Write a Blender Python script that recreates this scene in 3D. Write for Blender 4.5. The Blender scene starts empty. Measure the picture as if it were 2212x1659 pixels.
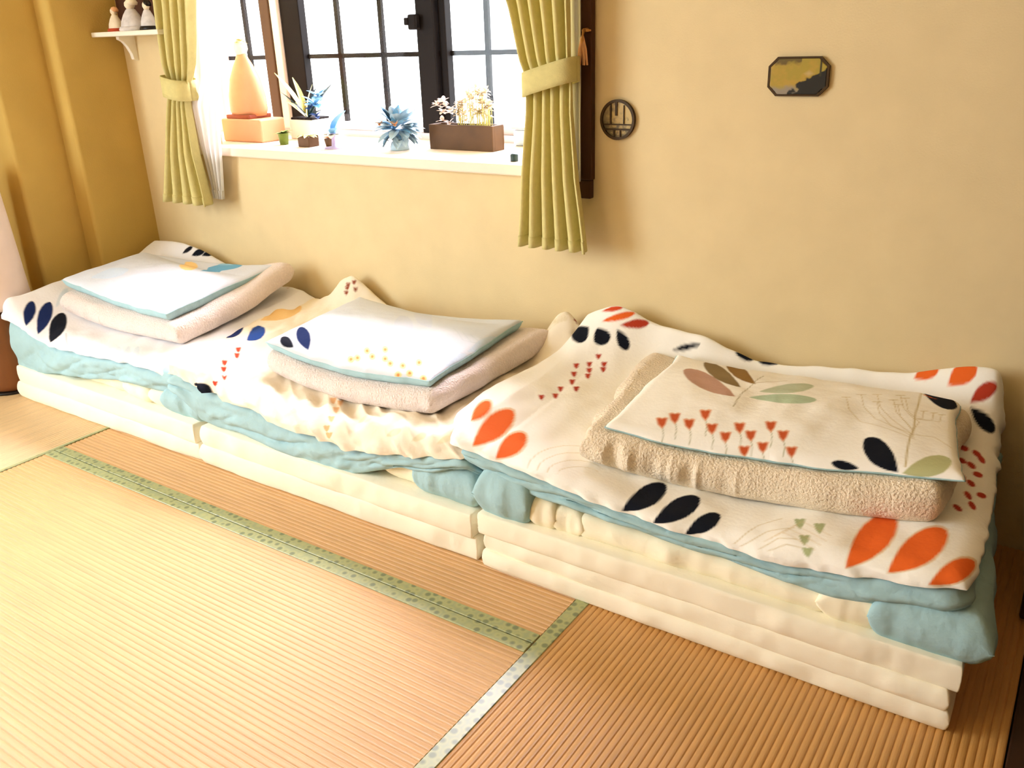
import bpy, bmesh, math, random
import numpy as np
from mathutils import Vector, Matrix

S = bpy.context.scene
COL = S.collection

LP = {'win': 600.0, 'side': 50.0, 'lamp': 17.0, 'exp': 0.1}

# ------------------------------------------------------------ camera
cam_d = bpy.data.cameras.new('camera')
cam_d.sensor_fit = 'HORIZONTAL'
cam_d.sensor_width = 36.0
cam_d.lens = 36.0 * 1875.65 / 2212.0
cam_d.clip_start = 0.02
cam = bpy.data.objects.new('camera', cam_d)
COL.objects.link(cam)
_r = Vector((0.83014775, 0.5565303, -0.03359669))
_u = Vector((-0.18302064, 0.32893053, 0.92644922))
_f = Vector((-0.52664804, 0.76294085, -0.37491747))
cam.matrix_world = Matrix(((_r.x, _u.x, -_f.x, 0.0), (_r.y, _u.y, -_f.y, -2.097),
                           (_r.z, _u.z, -_f.z, 1.165), (0, 0, 0, 1)))
S.camera = cam

# ------------------------------------------------------------ world, lights, exposure
w = bpy.data.worlds.new('sky')
S.world = w
w.use_nodes = True
w.node_tree.nodes['Background'].inputs[0].default_value = (0.90, 0.95, 1.0, 1)
w.node_tree.nodes['Background'].inputs[1].default_value = 7.0

def area(name, loc, target, sx, sy, power, color):
    d = bpy.data.lights.new(name, 'AREA')
    d.shape = 'RECTANGLE'; d.size = sx; d.size_y = sy; d.energy = power; d.color = color
    o = bpy.data.objects.new(name, d); COL.objects.link(o)
    o.location = loc
    o.rotation_euler = (Vector(target) - Vector(loc)).to_track_quat('-Z', 'Z').to_euler()
    return o
# daylight that falls through the bay window, through the large side window on
# the left, and an added warm fill light from above, behind the camera
area('daylight_bay_window', (-2.35, 2.1, 3.0), (-1.7, -1.2, 0.0), 2.1, 1.2, LP['win'], (0.88, 0.82, 1.0))
area('daylight_side_window', (-3.75, -2.62, 1.25), (-2.0, -0.75, 0.35), 1.6, 1.5, LP['side'], (0.80, 0.92, 1.0))
area('warm_fill', (-1.9, -3.1, 2.3), (-1.2, -0.7, 0.3), 0.8, 0.8, LP['lamp'], (1.0, 0.80, 0.50))  # added warm fill, no visible fixture

S.view_settings.view_transform = 'Standard'
S.view_settings.look = 'None'
S.view_settings.gamma = 1.0
S.view_settings.use_curve_mapping = False
S.view_settings.exposure = LP['exp']

# ------------------------------------------------------------ helpers
def lin(c):
    return tuple(((v / 255.0) / 12.92 if v / 255.0 <= 0.04045 else ((v / 255.0 + 0.055) / 1.055) ** 2.4) for v in c)

def mat(name, color, rough=0.8, noise=0.0, scale=20.0, bump=0.0, bscale=60.0, spec=0.3,
        attr=None, trans=0.0, metal=0.0, stretch=(1, 1, 1), sheen=0.0):
    m = bpy.data.materials.new(name); m.use_nodes = True
    nt = m.node_tree; N = nt.nodes; L = nt.links
    b = N['Principled BSDF']
    b.inputs['Roughness'].default_value = rough
    b.inputs['Specular IOR Level'].default_value = spec
    b.inputs['Metallic'].default_value = metal
    b.inputs['Sheen Weight'].default_value = sheen
    tc = N.new('ShaderNodeTexCoord'); mp = N.new('ShaderNodeMapping')
    mp.inputs['Scale'].default_value = stretch
    L.new(tc.outputs['Object'], mp.inputs['Vector'])
    if attr:
        a = N.new('ShaderNodeAttribute'); a.attribute_name = attr
        src = a.outputs['Color']
    else:
        rgb = N.new('ShaderNodeRGB'); rgb.outputs[0].default_value = (*lin(color), 1)
        src = rgb.outputs[0]
    if noise > 0:
        nz = N.new('ShaderNodeTexNoise'); nz.inputs['Scale'].default_value = scale
        nz.inputs['Detail'].default_value = 4
        L.new(mp.outputs[0], nz.inputs['Vector'])
        mr = N.new('ShaderNodeMapRange')
        mr.inputs['To Min'].default_value = 1 - noise; mr.inputs['To Max'].default_value = 1 + noise
        mr.inputs['From Min'].default_value = 0.25; mr.inputs['From Max'].default_value = 0.75
        L.new(nz.outputs['Fac'], mr.inputs['Value'])
        mx = N.new('ShaderNodeVectorMath'); mx.operation = 'SCALE'
        L.new(src, mx.inputs[0]); L.new(mr.outputs[0], mx.inputs['Scale'])
        src = mx.outputs[0]
    L.new(src, b.inputs['Base Color'])
    if bump > 0:
        nz2 = N.new('ShaderNodeTexNoise'); nz2.inputs['Scale'].default_value = bscale
        nz2.inputs['Detail'].default_value = 5
        L.new(mp.outputs[0], nz2.inputs['Vector'])
        bp = N.new('ShaderNodeBump'); bp.inputs['Strength'].default_value = bump
        bp.inputs['Distance'].default_value = 0.01
        L.new(nz2.outputs['Fac'], bp.inputs['Height']); L.new(bp.outputs[0], b.inputs['Normal'])
    if trans > 0:
        t = N.new('ShaderNodeBsdfTranslucent'); L.new(src, t.inputs['Color'])
        ms = N.new('ShaderNodeMixShader'); ms.inputs[0].default_value = trans
        out = N['Material Output']
        L.new(b.outputs[0], ms.inputs[1]); L.new(t.outputs[0], ms.inputs[2]); L.new(ms.outputs[0], out.inputs['Surface'])
    return m

def glass(name, tint=(1, 1, 1), refl=0.08, rough=0.02):
    m = bpy.data.materials.new(name); m.use_nodes = True
    nt = m.node_tree; N = nt.nodes; L = nt.links
    N.remove(N['Principled BSDF'])
    t = N.new('ShaderNodeBsdfTransparent'); t.inputs[0].default_value = (*tint, 1)
    g = N.new('ShaderNodeBsdfGlossy'); g.inputs['Roughness'].default_value = rough
    ms = N.new('ShaderNodeMixShader'); ms.inputs[0].default_value = refl
    L.new(t.outputs[0], ms.inputs[1]); L.new(g.outputs[0], ms.inputs[2])
    L.new(ms.outputs[0], N['Material Output'].inputs['Surface'])
    return m

def link(name, me, m, parent=None, smooth=False):
    o = bpy.data.objects.new(name, me); COL.objects.link(o)
    if m is not None: me.materials.append(m)
    if smooth:
        me.polygons.foreach_set('use_smooth', [True] * len(me.polygons))
    if parent is not None: o.parent = parent
    return o

def tag(o, label=None, cat=None, group=None, kind=None):
    if label: o['label'] = label
    if cat: o['category'] = cat
    if group: o['group'] = group
    if kind: o['kind'] = kind
    return o

def empty(name, loc, label=None, cat=None, group=None, kind=None):
    o = bpy.data.objects.new(name, None); COL.objects.link(o)
    o.location = loc; o.empty_display_size = 0.05
    return tag(o, label, cat, group, kind)

def settle(root):
    """children were built in world coordinates: express them relative to the thing's base"""
    loc = Vector(root.location)
    for ch in root.children:
        ch.location = Vector(ch.location) - loc

class MB:
    def __init__(s): s.bm = bmesh.new()
    def box(s, lo, hi, bev=0.0, seg=2):
        b = bmesh.new()
        r = bmesh.ops.create_cube(b, size=1.0)
        for v in b.verts:
            v.co = Vector([lo[i] + (v.co[i] + 0.5) * (hi[i] - lo[i]) for i in range(3)])
        if bev > 0:
            bmesh.ops.bevel(b, geom=list(b.edges), offset=bev, segments=seg, profile=0.5, affect='EDGES')
        s.merge(b); return s
    def merge(s, b, M=None):
        me = bpy.data.meshes.new('t'); b.to_mesh(me); b.free()
        if M is not None: me.transform(M)
        s.bm.from_mesh(me); bpy.data.meshes.remove(me)
    def lathe(s, prof, c=(0, 0, 0), n=24, sx=1, sy=1):
        vs = []
        for r, z in prof:
            vs.append([s.bm.verts.new((c[0] + sx * r * math.cos(2 * math.pi * k / n), c[1] + sy * r * math.sin(2 * math.pi * k / n), c[2] + z)) for k in range(n)])
        for a, b in zip(vs, vs[1:]):
            for k in range(n):
                s.bm.faces.new((a[k], a[(k + 1) % n], b[(k + 1) % n], b[k]))
        if prof[0][0] > 1e-5: s.bm.faces.new(list(reversed(vs[0])))
        if prof[-1][0] > 1e-5: s.bm.faces.new(vs[-1])
        return s
    def tube(s, pts, r, n=6):
        pts = [Vector(p) for p in pts]; rings = []
        for i, p in enumerate(pts):
            d = (pts[min(i + 1, len(pts) - 1)] - pts[max(i - 1, 0)]).normalized()
            a = d.orthogonal().normalized(); b = d.cross(a)
            rr = r[i] if isinstance(r, (list, tuple)) else r
            rings.append([s.bm.verts.new(p + a * rr * math.cos(2 * math.pi * k / n) + b * rr * math.sin(2 * math.pi * k / n)) for k in range(n)])
        for A, B in zip(rings, rings[1:]):
            for k in range(n): s.bm.faces.new((A[k], A[(k + 1) % n], B[(k + 1) % n], B[k]))
        s.bm.faces.new(list(reversed(rings[0]))); s.bm.faces.new(rings[-1]); return s
    def prism(s, pts, axis, a, b, bev=0):
        """pts 2D polygon in the two other axes, extruded along axis from a to b"""
        bb = bmesh.new(); o = [i for i in range(3) if i != axis]
        def P(p, t):
            q = [0, 0, 0]; q[o[0]] = p[0]; q[o[1]] = p[1]; q[axis] = t; return q
        A = [bb.verts.new(P(p, a)) for p in pts]; B = [bb.verts.new(P(p, b)) for p in pts]
        n = len(pts)
        for k in range(n): bb.faces.new((A[k], A[(k + 1) % n], B[(k + 1) % n], B[k]))
        bb.faces.new(list(reversed(A))); bb.faces.new(B)
        bmesh.ops.recalc_face_normals(bb, faces=bb.faces)
        if bev > 0: bmesh.ops.bevel(bb, geom=list(bb.edges), offset=bev, segments=2, profile=0.5, affect='EDGES')
        s.merge(bb); return s
    def leaf(s, base, d, length, width, up=(0, 0, 1), curl=0.2, n=6):
        base = Vector(base); d = Vector(d).normalized(); side = d.cross(Vector(up))
        if side.length < 1e-3: side = Vector((1, 0, 0))
        side.normalize(); nrm = side.cross(d).normalized()
        rows = []
        for i in range(n + 1):
            t = i / n
            wd = width * 0.5 * math.sin(math.pi * min(1, t * 0.92 + 0.06)) ** 0.8
            p = base + d * length * t - nrm * curl * length * t * t
            rows.append([s.bm.verts.new(p - side * wd + nrm * wd * 0.3), s.bm.verts.new(p), s.bm.verts.new(p + side * wd + nrm * wd * 0.3)])
        for A, B in zip(rows, rows[1:]):
            for k in range(2): s.bm.faces.new((A[k], A[k + 1], B[k + 1], B[k]))
        return s
    def build(s, name, m, parent=None, smooth=False, **kw):
        bmesh.ops.recalc_face_normals(s.bm, faces=s.bm.faces)
        me = bpy.data.meshes.new(name); s.bm.to_mesh(me); s.bm.free()
        o = link(name, me, m, parent, smooth)
        return tag(o, **kw)

# numpy value noise -----------------------------------------------------------
def _hash(ix, iy, seed):
    n = (ix.astype(np.int64) * 374761393 + iy.astype(np.int64) * 668265263 + seed * 974711) & 0x7fffffff
    n = ((n ^ (n >> 13)) * 1274126177) & 0x7fffffff
    n = (n ^ (n >> 16)) & 0xffff
    return n / 32767.5 - 1.0
def vnoise(x, y, seed=0):
    ix = np.floor(x); iy = np.floor(y); fx = x - ix; fy = y - iy
    fx = fx * fx * fx * (fx * (fx * 6 - 15) + 10); fy = fy * fy * fy * (fy * (fy * 6 - 15) + 10)
    a = _hash(ix, iy, seed); b = _hash(ix + 1, iy, seed); c = _hash(ix, iy + 1, seed); d = _hash(ix + 1, iy + 1, seed)
    return (a * (1 - fx) + b * fx) * (1 - fy) + (c * (1 - fx) + d * fx) * fy
def fbm(x, y, seed=0, oct=3):
    v = 0 * x; a = 1.0
    for k in range(oct):
        v = v + a * vnoise(x * 2 ** k, y * 2 ** k, seed + 17 * k); a *= 0.5
    return v
def ridge(x, y, seed=0):
    """soft creases"""
    return 1 - np.abs(vnoise(x, y, seed)) * 2

def prof1(v, pts):
    return np.interp(v, [p[0] for p in pts], [p[1] for p in pts])

def grid_mesh(name, P, ST=None, color=None, closed=False):
    """P: (n,m,3) array -> mesh"""
    n, m = P.shape[:2]
    idx = np.arange(n * m).reshape(n, m)
    f = np.stack([idx[:-1, :-1], idx[1:, :-1], idx[1:, 1:], idx[:-1, 1:]], -1).reshape(-1, 4)
    me = bpy.data.meshes.new(name)
    me.vertices.add(n * m); me.vertices.foreach_set('co', P.reshape(-1).astype(np.float32))
    me.loops.add(f.size); me.loops.foreach_set('vertex_index', f.reshape(-1).astype(np.int32))
    me.polygons.add(len(f)); me.polygons.foreach_set('loop_start', (np.arange(len(f)) * 4).astype(np.int32))
    me.update(calc_edges=True)
    if ST is not None:
        a = me.attributes.new('cloth_st', 'FLOAT_VECTOR', 'POINT')
        st3 = np.concatenate([ST.reshape(-1, 2), np.zeros((n * m, 1))], 1)
        a.data.foreach_set('vector', st3.reshape(-1).astype(np.float32))
    if color is not None: set_color(me, color.reshape(-1, 3))
    return me

def set_color(me, c):
    a = me.color_attributes.new('print', 'FLOAT_COLOR', 'POINT')
    rgba = np.concatenate([c, np.ones((len(c), 1))], 1)
    a.data.foreach_set('color', rgba.reshape(-1).astype(np.float32))

def edge_axis(n_mid, n_edge, rn, length, drop):
    th = np.linspace(0, math.pi / 2, n_edge + 1)[:-1]
    p = np.concatenate([rn * (1 - np.cos(th)), np.linspace(rn, 1 - rn, n_mid), 1 - (rn * (1 - np.cos(th)))[::-1]])
    g = np.concatenate([1 - np.sin(th), np.zeros(n_mid), (1 - np.sin(th))[::-1]])
    s = np.concatenate([[0], np.cumsum(np.sqrt((np.diff(p) * length) ** 2 + (np.diff(g) * drop) ** 2))])
    return p, g, s

# ----- printing flat motifs on cloth: polygons in cloth coordinates (mm) ------
def paint(ST, base, motifs, soft=0.0016, fx=None):
    """flat print: each motif is ('p', rgb, pts) polygon or ('l', rgb, pts, width)"""
    flat = ST.reshape(-1, 2); col = np.tile(np.array(lin(base)), (len(flat), 1))
    if fx is not None: col = fx(flat, col)
    for mo in motifs:
        pts = np.array(mo[2], float).reshape(-1, 2) / 1000.0
        pad = 0.006
        lo = pts.min(0) - pad; hi = pts.max(0) + pad
        k = np.where(np.all((flat > lo) & (flat < hi), 1))[0]
        if len(k) == 0: continue
        q = flat[k]
        if mo[0] == 'p': A = pts; B = np.roll(pts, -1, 0)
        else: A = pts[:-1]; B = pts[1:]
        d2 = np.full(len(q), 1e9); ins = np.zeros(len(q), bool)
        for a, b in zip(A, B):
            ab = b - a; t = np.clip(((q - a) @ ab) / (ab @ ab + 1e-12), 0, 1)
            d2 = np.minimum(d2, ((q - a - t[:, None] * ab) ** 2).sum(1))
            if mo[0] == 'p':
                c = (a[1] > q[:, 1]) != (b[1] > q[:, 1])
                with np.errstate(all='ignore'):
                    xx = (b[0] - a[0]) * (q[:, 1] - a[1]) / (b[1] - a[1]) + a[0]
                ins ^= c & (q[:, 0] < xx)
        d = np.sqrt(d2)
        if mo[0] == 'p': sd = np.where(ins, -d, d)
        else: sd = d - mo[3] / 2000.0
        al = np.clip(0.5 - sd / (2 * soft), 0, 1) * (mo[4] if len(mo) > 4 else 1.0)
        col[k] = col[k] * (1 - al[:, None]) + np.array(lin(mo[1])) * al[:, None]
    return col.reshape(ST.shape[:2] + (3,))

def bil(Q, a, b):
    """Q = FL, FR, BR, BL ; a across, b from front to back"""
    FL, FR, BR, BL = [np.array(q, float) for q in Q]
    a = a[..., None]; b = b[..., None]
    return (FL * (1 - a) + FR * a) * (1 - b) + (BL * (1 - a) + BR * a) * b

def slab(Q, zbot, ztop, r=0.03, nm=(60, 40), ne=8, mid=0.5, wob=0.004, wsc=9.0, seed=1,
         top_disp=None, side_disp=None, squash=1.0):
    """soft closed slab: returns top sheet (n,m,3), bottom sheet, ST. zbot/ztop functions (x,y)"""
    Lx = np.linalg.norm(np.subtract(Q[1], Q[0])); Ly = np.linalg.norm(np.subtract(Q[3], Q[0]))
    pa, ga, sa = edge_axis(nm[0], ne, r / Lx, Lx, 0.04)
    pb, gb, sb = edge_axis(nm[1], ne, r / Ly, Ly, 0.04)
    A, B = np.meshgrid(pa, pb, indexing='ij'); GA, GB = np.meshgrid(ga, gb, indexing='ij')
    G = np.clip(np.sqrt(GA ** 2 + GB ** 2), 0, 1)
    xy = bil(Q, A, B); x = xy[..., 0]; y = xy[..., 1]
    cx = (A - 0.5) * 2; cy = (B - 0.5) * 2
    # soften the corners in plan
    k = 1 - 0.035 * squash * (np.abs(cx) * np.abs(cy)) ** 6
    ctr = np.mean(np.array(Q, float), 0)
    x = ctr[0] + (x - ctr[0]) * k; y = ctr[1] + (y - ctr[1]) * k
    wx = fbm(x * wsc + 3.1, y * wsc, seed) * wob; wy = fbm(x * wsc, y * wsc + 7.7, seed + 5) * wob
    x = x + wx * 0.7; y = y + wy * 0.7
    zt = ztop(x, y); zb = zbot(x, y); zm = zb + (zt - zb) * mid
    up = zt - (zt - zm) * G
    dn = zb + (zm - zb) * G
    inner = 1 - G
    if top_disp is not None: up = up + top_disp(x, y) * (1 - G)
    X = x.copy(); Y = y.copy()
    if side_disp is not None:
        e = side_disp(x, y)
        edge = np.clip(np.maximum(GA, GB) * 1.6, 0, 1)
        dirx = cx * (np.abs(cx) > 0.93); diry = cy * (np.abs(cy) > 0.93)
        X = X + dirx * e * edge; Y = Y + diry * e * edge
    top = np.stack([X, Y, up], -1); bot = np.stack([X, Y, dn], -1)
    SA, SB = np.meshgrid(sa, sb, indexing='ij')
    return top, bot, np.stack([SA, SB], -1)

def cf(v):
    return lambda x, y: v + 0 * x

# flat motifs printed on the cloth, in cloth millimetres
PR = {
    'd3': [
        ('p',(226,176,110),[100,125,107,131,114,142,120,156,125,172,126,185,125,204,120,222,112,239,104,250,97,252,91,249,86,238,86,217,88,199,91,176,95,154,98,137],0,0.7),
        ('p',(236,106,40),[101,131,106,137,111,146,117,158,120,172,122,184,121,201,117,217,111,231,104,241,99,242,94,238,91,227,91,208,92,193,94,174,97,156,99,142],0,1.0),
        ('p',(226,176,110),[111,40,129,56,149,77,166,102,176,132,181,154,181,191,175,220,167,240,159,253,149,252,141,242,133,220,127,187,125,162,123,130,122,95,118,66],0,0.7),
        ('p',(236,106,40),[115,50,131,63,148,81,162,106,171,134,175,155,176,187,172,214,166,233,158,244,150,243,143,233,136,213,130,183,128,160,126,130,125,97,121,71],0,1.0),
        ('p',(226,176,110),[174,23,187,40,203,62,218,78,228,94,233,109,234,135,229,160,222,177,215,187,206,189,198,185,190,171,183,151,181,134,180,107,181,80,179,57],0,0.7),
        ('p',(236,106,40),[178,40,190,54,202,67,214,82,223,96,227,110,229,133,225,155,220,170,214,179,207,180,200,175,193,163,186,145,184,130,183,106,183,82,181,63],0,1.0),
        ('p',(226,176,110),[932,26,943,33,958,48,973,68,985,89,992,113,996,157,994,196,990,224,982,243,972,246,960,239,946,222,934,193,930,161,928,118,930,75,930,48],0,0.7),
        ('p',(236,106,40),[933,31,943,38,956,52,971,71,981,92,988,115,992,157,991,194,986,220,980,236,970,238,960,232,947,216,936,187,932,157,930,117,932,76,932,51],0,1.0),
        ('p',(226,176,110),[1001,33,1012,35,1028,43,1045,55,1060,74,1069,92,1077,125,1081,160,1079,188,1075,208,1066,216,1054,215,1039,202,1024,180,1015,156,1008,117,1004,81,1001,54],0,0.7),
        ('p',(236,106,40),[1002,38,1012,40,1027,47,1043,59,1056,76,1065,95,1074,125,1077,158,1077,183,1073,202,1064,208,1053,206,1039,195,1025,174,1017,151,1010,115,1006,81,1003,57],0,1.0),
        ('p',(226,176,110),[1070,10,1079,8,1091,7,1106,14,1121,32,1136,51,1145,84,1150,109,1154,128,1146,139,1133,140,1120,136,1106,125,1095,107,1088,93,1081,73,1076,49,1072,28],0,0.7),
        ('p',(236,106,40),[1071,16,1079,14,1090,15,1103,22,1117,36,1128,52,1137,81,1143,104,1144,120,1141,131,1131,132,1119,128,1107,118,1096,102,1090,89,1083,72,1078,50,1074,31],0,1.0),
        ('p',(236,106,40),[154,658,163,658,174,659,188,661,200,666,209,670,220,677,227,684,230,689,230,693,226,694,220,691,210,687,198,680,189,675,178,670,167,666,159,661],0,1.0),
        ('p',(184,62,38),[207,660,214,660,223,661,234,664,244,668,252,671,262,677,269,682,272,686,273,689,269,692,262,692,254,689,243,684,236,680,227,674,218,668,211,663],0,1.0),
        ('p',(214,78,38),[136,685,143,682,153,679,163,678,173,678,179,679,187,683,192,686,194,690,193,693,190,694,186,693,179,692,169,692,162,691,154,688,146,687,140,686],0,1.0),
        ('p',(236,106,40),[1008,667,1016,665,1026,665,1038,665,1047,667,1053,670,1059,676,1060,684,1059,692,1055,701,1048,706,1040,709,1030,708,1021,703,1016,696,1011,686,1009,678,1008,671],0,1.0),
        ('p',(236,106,40),[936,681,943,679,951,678,961,677,969,678,975,679,981,683,983,688,983,695,981,703,976,708,970,713,961,715,953,713,948,709,943,703,939,692,937,686],0,1.0),
        ('p',(184,62,38),[1059,643,1065,644,1073,645,1083,647,1091,651,1096,654,1102,661,1105,668,1104,672,1102,673,1097,673,1090,672,1082,670,1074,666,1069,663,1064,658,1061,652,1059,647],0,1.0),
        ('p',(16,20,32),[122,648,112,651,100,654,83,661,62,676,55,678,56,668,73,643,87,627,98,617,109,611,119,607,129,607,135,611,137,615,137,623,133,632,128,641],0,1.0),
        ('p',(16,20,32),[150,644,149,639,150,632,153,624,157,618,161,614,169,612,177,613,185,615,190,618,194,623,195,629,195,634,191,639,186,641,177,644,167,644,158,644],0,1.0),
        ('p',(16,20,32),[203,651,204,647,207,642,210,636,216,631,221,627,229,625,236,625,242,627,246,630,247,634,247,639,245,643,239,647,234,649,227,650,218,651,209,651],0,1.0),
        ('p',(16,20,32),[351,665,357,666,366,667,377,669,388,671,396,673,407,675,415,676,419,678,420,680,417,680,411,680,402,680,390,678,382,677,372,674,363,670,356,667],0,1.0),
        ('p',(16,20,32),[510,691,514,689,519,687,526,686,533,686,539,686,547,688,553,690,556,693,557,697,556,701,552,704,546,707,539,707,533,706,526,703,519,699,514,694],0,1.0),
        ('p',(16,20,32),[621,697,616,701,609,705,601,706,593,708,587,708,580,704,574,701,571,698,570,695,572,693,576,691,583,689,591,689,597,689,605,690,612,692,618,694],0,1.0),
        ('p',(16,20,32),[488,9,498,14,512,33,528,57,539,75,545,91,547,120,547,143,543,160,537,173,529,176,520,172,509,162,498,145,494,129,492,102,492,72,490,40],0,1.0),
        ('p',(16,20,32),[558,2,569,15,584,35,599,49,611,66,619,80,625,104,626,127,623,145,618,159,609,163,599,162,587,153,575,137,569,121,566,94,565,66,561,39],0,1.0),
        ('p',(16,20,32),[627,2,634,7,644,17,657,34,668,52,674,65,680,82,680,99,679,111,675,121,669,123,662,122,653,115,645,102,640,91,636,75,633,54,629,27],0,1.0),
        ('p',(16,20,32),[1060,638,1063,633,1067,628,1073,620,1080,614,1087,609,1096,605,1105,605,1113,609,1118,614,1120,620,1118,625,1112,628,1103,630,1096,632,1087,634,1076,636,1067,637],0,1.0),
        ('p',(16,20,32),[1040,599,1040,594,1042,588,1044,580,1047,574,1050,571,1055,570,1059,573,1062,578,1064,583,1064,589,1064,594,1062,600,1059,603,1056,605,1052,605,1047,603,1043,601],0,1.0),
        ('p',(184,62,38),[168,350,170,354,173,355,175,359,178,360,181,347,182,337,175,341],0,1.0),
        ('p',(184,62,38),[186,381,187,386,191,387,192,392,195,392,202,374,203,363,194,370],0,1.0),
        ('p',(184,62,38),[176,423,178,428,182,427,183,431,187,431,193,414,195,402,187,408],0,1.0),
        ('p',(184,62,38),[177,475,178,480,182,480,183,485,186,486,196,462,200,447,188,459],0,1.0),
        ('p',(184,62,38),[206,441,208,445,211,446,212,451,216,452,221,435,223,423,215,428],0,1.0),
        ('p',(184,62,38),[161,510,163,514,166,515,168,519,171,520,177,505,179,494,170,499],0,1.0),
        ('p',(184,62,38),[148,542,150,546,153,546,155,550,159,550,163,539,164,529,156,533],0,1.0),
        ('p',(184,62,38),[171,563,173,565,177,566,179,569,183,569,186,559,186,551,178,555],0,1.0),
        ('p',(184,62,38),[181,546,183,549,187,549,190,551,194,551,198,539,199,529,189,535],0,1.0),
        ('p',(184,62,38),[190,524,192,527,196,526,198,530,202,530,207,516,209,505,200,510],0,1.0),
        ('p',(184,62,38),[179,591,182,593,187,592,190,594,194,594,195,586,194,579,186,583],0,1.0),
        ('p',(184,62,38),[204,575,206,578,210,578,213,580,217,581,219,571,218,564,210,568],0,1.0),
        ('p',(184,62,38),[209,561,212,564,216,564,218,567,222,567,225,557,224,549,217,553],0,1.0),
        ('p',(184,62,38),[1075,542,1073,536,1068,534,1061,537,1056,543,1054,551,1057,556,1062,557,1069,554,1074,549],0,1.0),
        ('p',(184,62,38),[1101,522,1098,516,1092,518,1086,526,1082,534,1082,542,1084,546,1090,545,1096,539,1100,531],0,1.0),
        ('p',(184,62,38),[1111,497,1107,493,1101,496,1096,506,1093,518,1094,527,1097,530,1102,526,1108,517,1111,506],0,1.0),
        ('p',(184,62,38),[1077,490,1075,485,1069,484,1063,487,1058,495,1056,502,1059,508,1064,509,1070,506,1075,498],0,1.0),
        ('p',(184,62,38),[1096,465,1093,460,1087,462,1082,471,1077,483,1077,492,1080,496,1085,493,1091,484,1095,474],0,1.0),
        ('p',(184,62,38),[1083,404,1080,403,1075,407,1070,416,1067,428,1067,436,1070,438,1075,433,1081,422,1083,412],0,1.0),
        ('p',(184,62,38),[1112,445,1110,437,1104,432,1098,432,1093,437,1092,445,1094,451,1099,454,1105,454,1111,451],0,1.0),
        ('p',(184,62,38),[1102,393,1099,388,1094,388,1089,393,1085,401,1084,408,1087,412,1092,411,1098,407,1101,400],0,1.0),
        ('p',(184,62,38),[1101,340,1098,336,1093,340,1088,349,1085,359,1086,366,1089,368,1094,364,1098,357,1101,347],0,1.0),
        ('p',(184,62,38),[1132,371,1129,364,1121,358,1113,358,1108,361,1107,368,1109,374,1115,378,1123,379,1130,377],0,1.0),
        ('p',(184,62,38),[1090,284,1087,280,1082,280,1077,286,1073,294,1072,302,1075,306,1080,304,1085,298,1089,291],0,1.0),
        ('p',(184,62,38),[1112,305,1109,301,1104,303,1099,310,1096,320,1097,329,1100,332,1105,329,1110,321,1113,312],0,1.0),
        ('l',(206,188,140),[261,52,260,88,266,123,279,162,298,195,324,215,352,221,380,212,404,189],1.1,0.9),
        ('l',(206,188,140),[284,59,283,85,289,113,301,140,318,166,338,187,360,196,383,190,402,172],1.1,0.9),
        ('l',(206,188,140),[307,64,307,81,312,100,323,120,336,142,351,161,368,170,386,166,401,154],1.1,0.9),
        ('l',(206,188,140),[329,70,329,81,333,93,342,108,353,122,365,133,378,140,390,141,399,136],1.1,0.9),
        ('l',(206,188,140),[726,29,755,109,790,153],1.6,0.9),
        ('l',(206,188,140),[739,25,778,92,821,120],1.6,0.9),
        ('l',(206,188,140),[776,38,803,74,836,79],1.6,0.9),
        ('l',(206,188,140),[793,38,821,61,853,60],1.6,0.9),
        ('p',(176,186,140),[812,156,816,160,822,158,826,163,832,161,834,136,832,119,822,131],0,1.0),
        ('p',(176,186,140),[851,148,855,153,860,152,864,157,870,157,872,129,870,112,860,125],0,1.0),
        ('p',(176,186,140),[837,93,841,99,846,97,850,102,855,101,857,80,853,68,845,76],0,1.0),
        ('p',(176,186,140),[851,61,855,64,860,63,865,67,870,66,869,50,865,37,857,46],0,1.0),
        ('l',(214,190,140),[780,61,806,94,873,62],1.8,0.5),
        ('l',(214,190,140),[790,71,813,113,880,76],1.8,0.5),
        ('l',(214,190,140),[799,80,820,132,886,92],1.8,0.5),
        ('l',(214,190,140),[808,91,828,151,891,112],1.8,0.5),
],
    'p3': [
        ('p',(196,156,136),[258,238,243,260,222,290,198,316,171,342,150,362,123,382,102,384,90,377,86,363,96,335,113,310,136,280,162,261,179,252,203,238,228,233,247,233],0,1.0),
        ('p',(142,120,82),[255,309,245,326,230,342,210,373,186,413,167,441,144,465,125,475,117,467,115,452,123,428,138,398,155,365,177,335,193,322,212,312,230,308,245,306],0,1.0),
        ('p',(150,114,62),[286,339,279,353,268,372,247,413,223,470,207,496,187,512,173,514,167,511,165,501,169,483,181,444,197,408,219,369,233,352,249,344,265,341,277,339],0,1.0),
        ('p',(196,206,180),[303,299,314,298,329,300,348,300,366,303,380,309,396,331,407,357,412,374,413,389,408,396,399,396,385,388,368,375,355,364,339,349,323,328,311,310],0,1.0),
        ('p',(186,206,178),[287,256,300,254,319,250,344,241,367,237,385,236,406,244,421,253,429,266,432,280,427,291,416,296,399,297,376,300,358,298,336,293,314,281,297,268],0,1.0),
        ('l',(170,160,120),[271,176,266,259,291,405],1.6,1.0),
        ('l',(180,160,120),[280,342,351,394],1.6,1.0),
        ('p',(214,78,38),[487,520,500,513,518,508,542,500,565,495,583,494,608,493,626,496,636,500,640,507,636,518,625,531,606,548,581,553,563,554,541,549,517,542,499,529],0,1.0),
        ('p',(16,20,32),[651,543,656,533,664,529,673,519,682,506,690,506,700,504,708,512,716,528,719,542,715,540,710,549,703,554,694,558,686,562,677,569,667,566,657,552],0,1.0),
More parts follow.
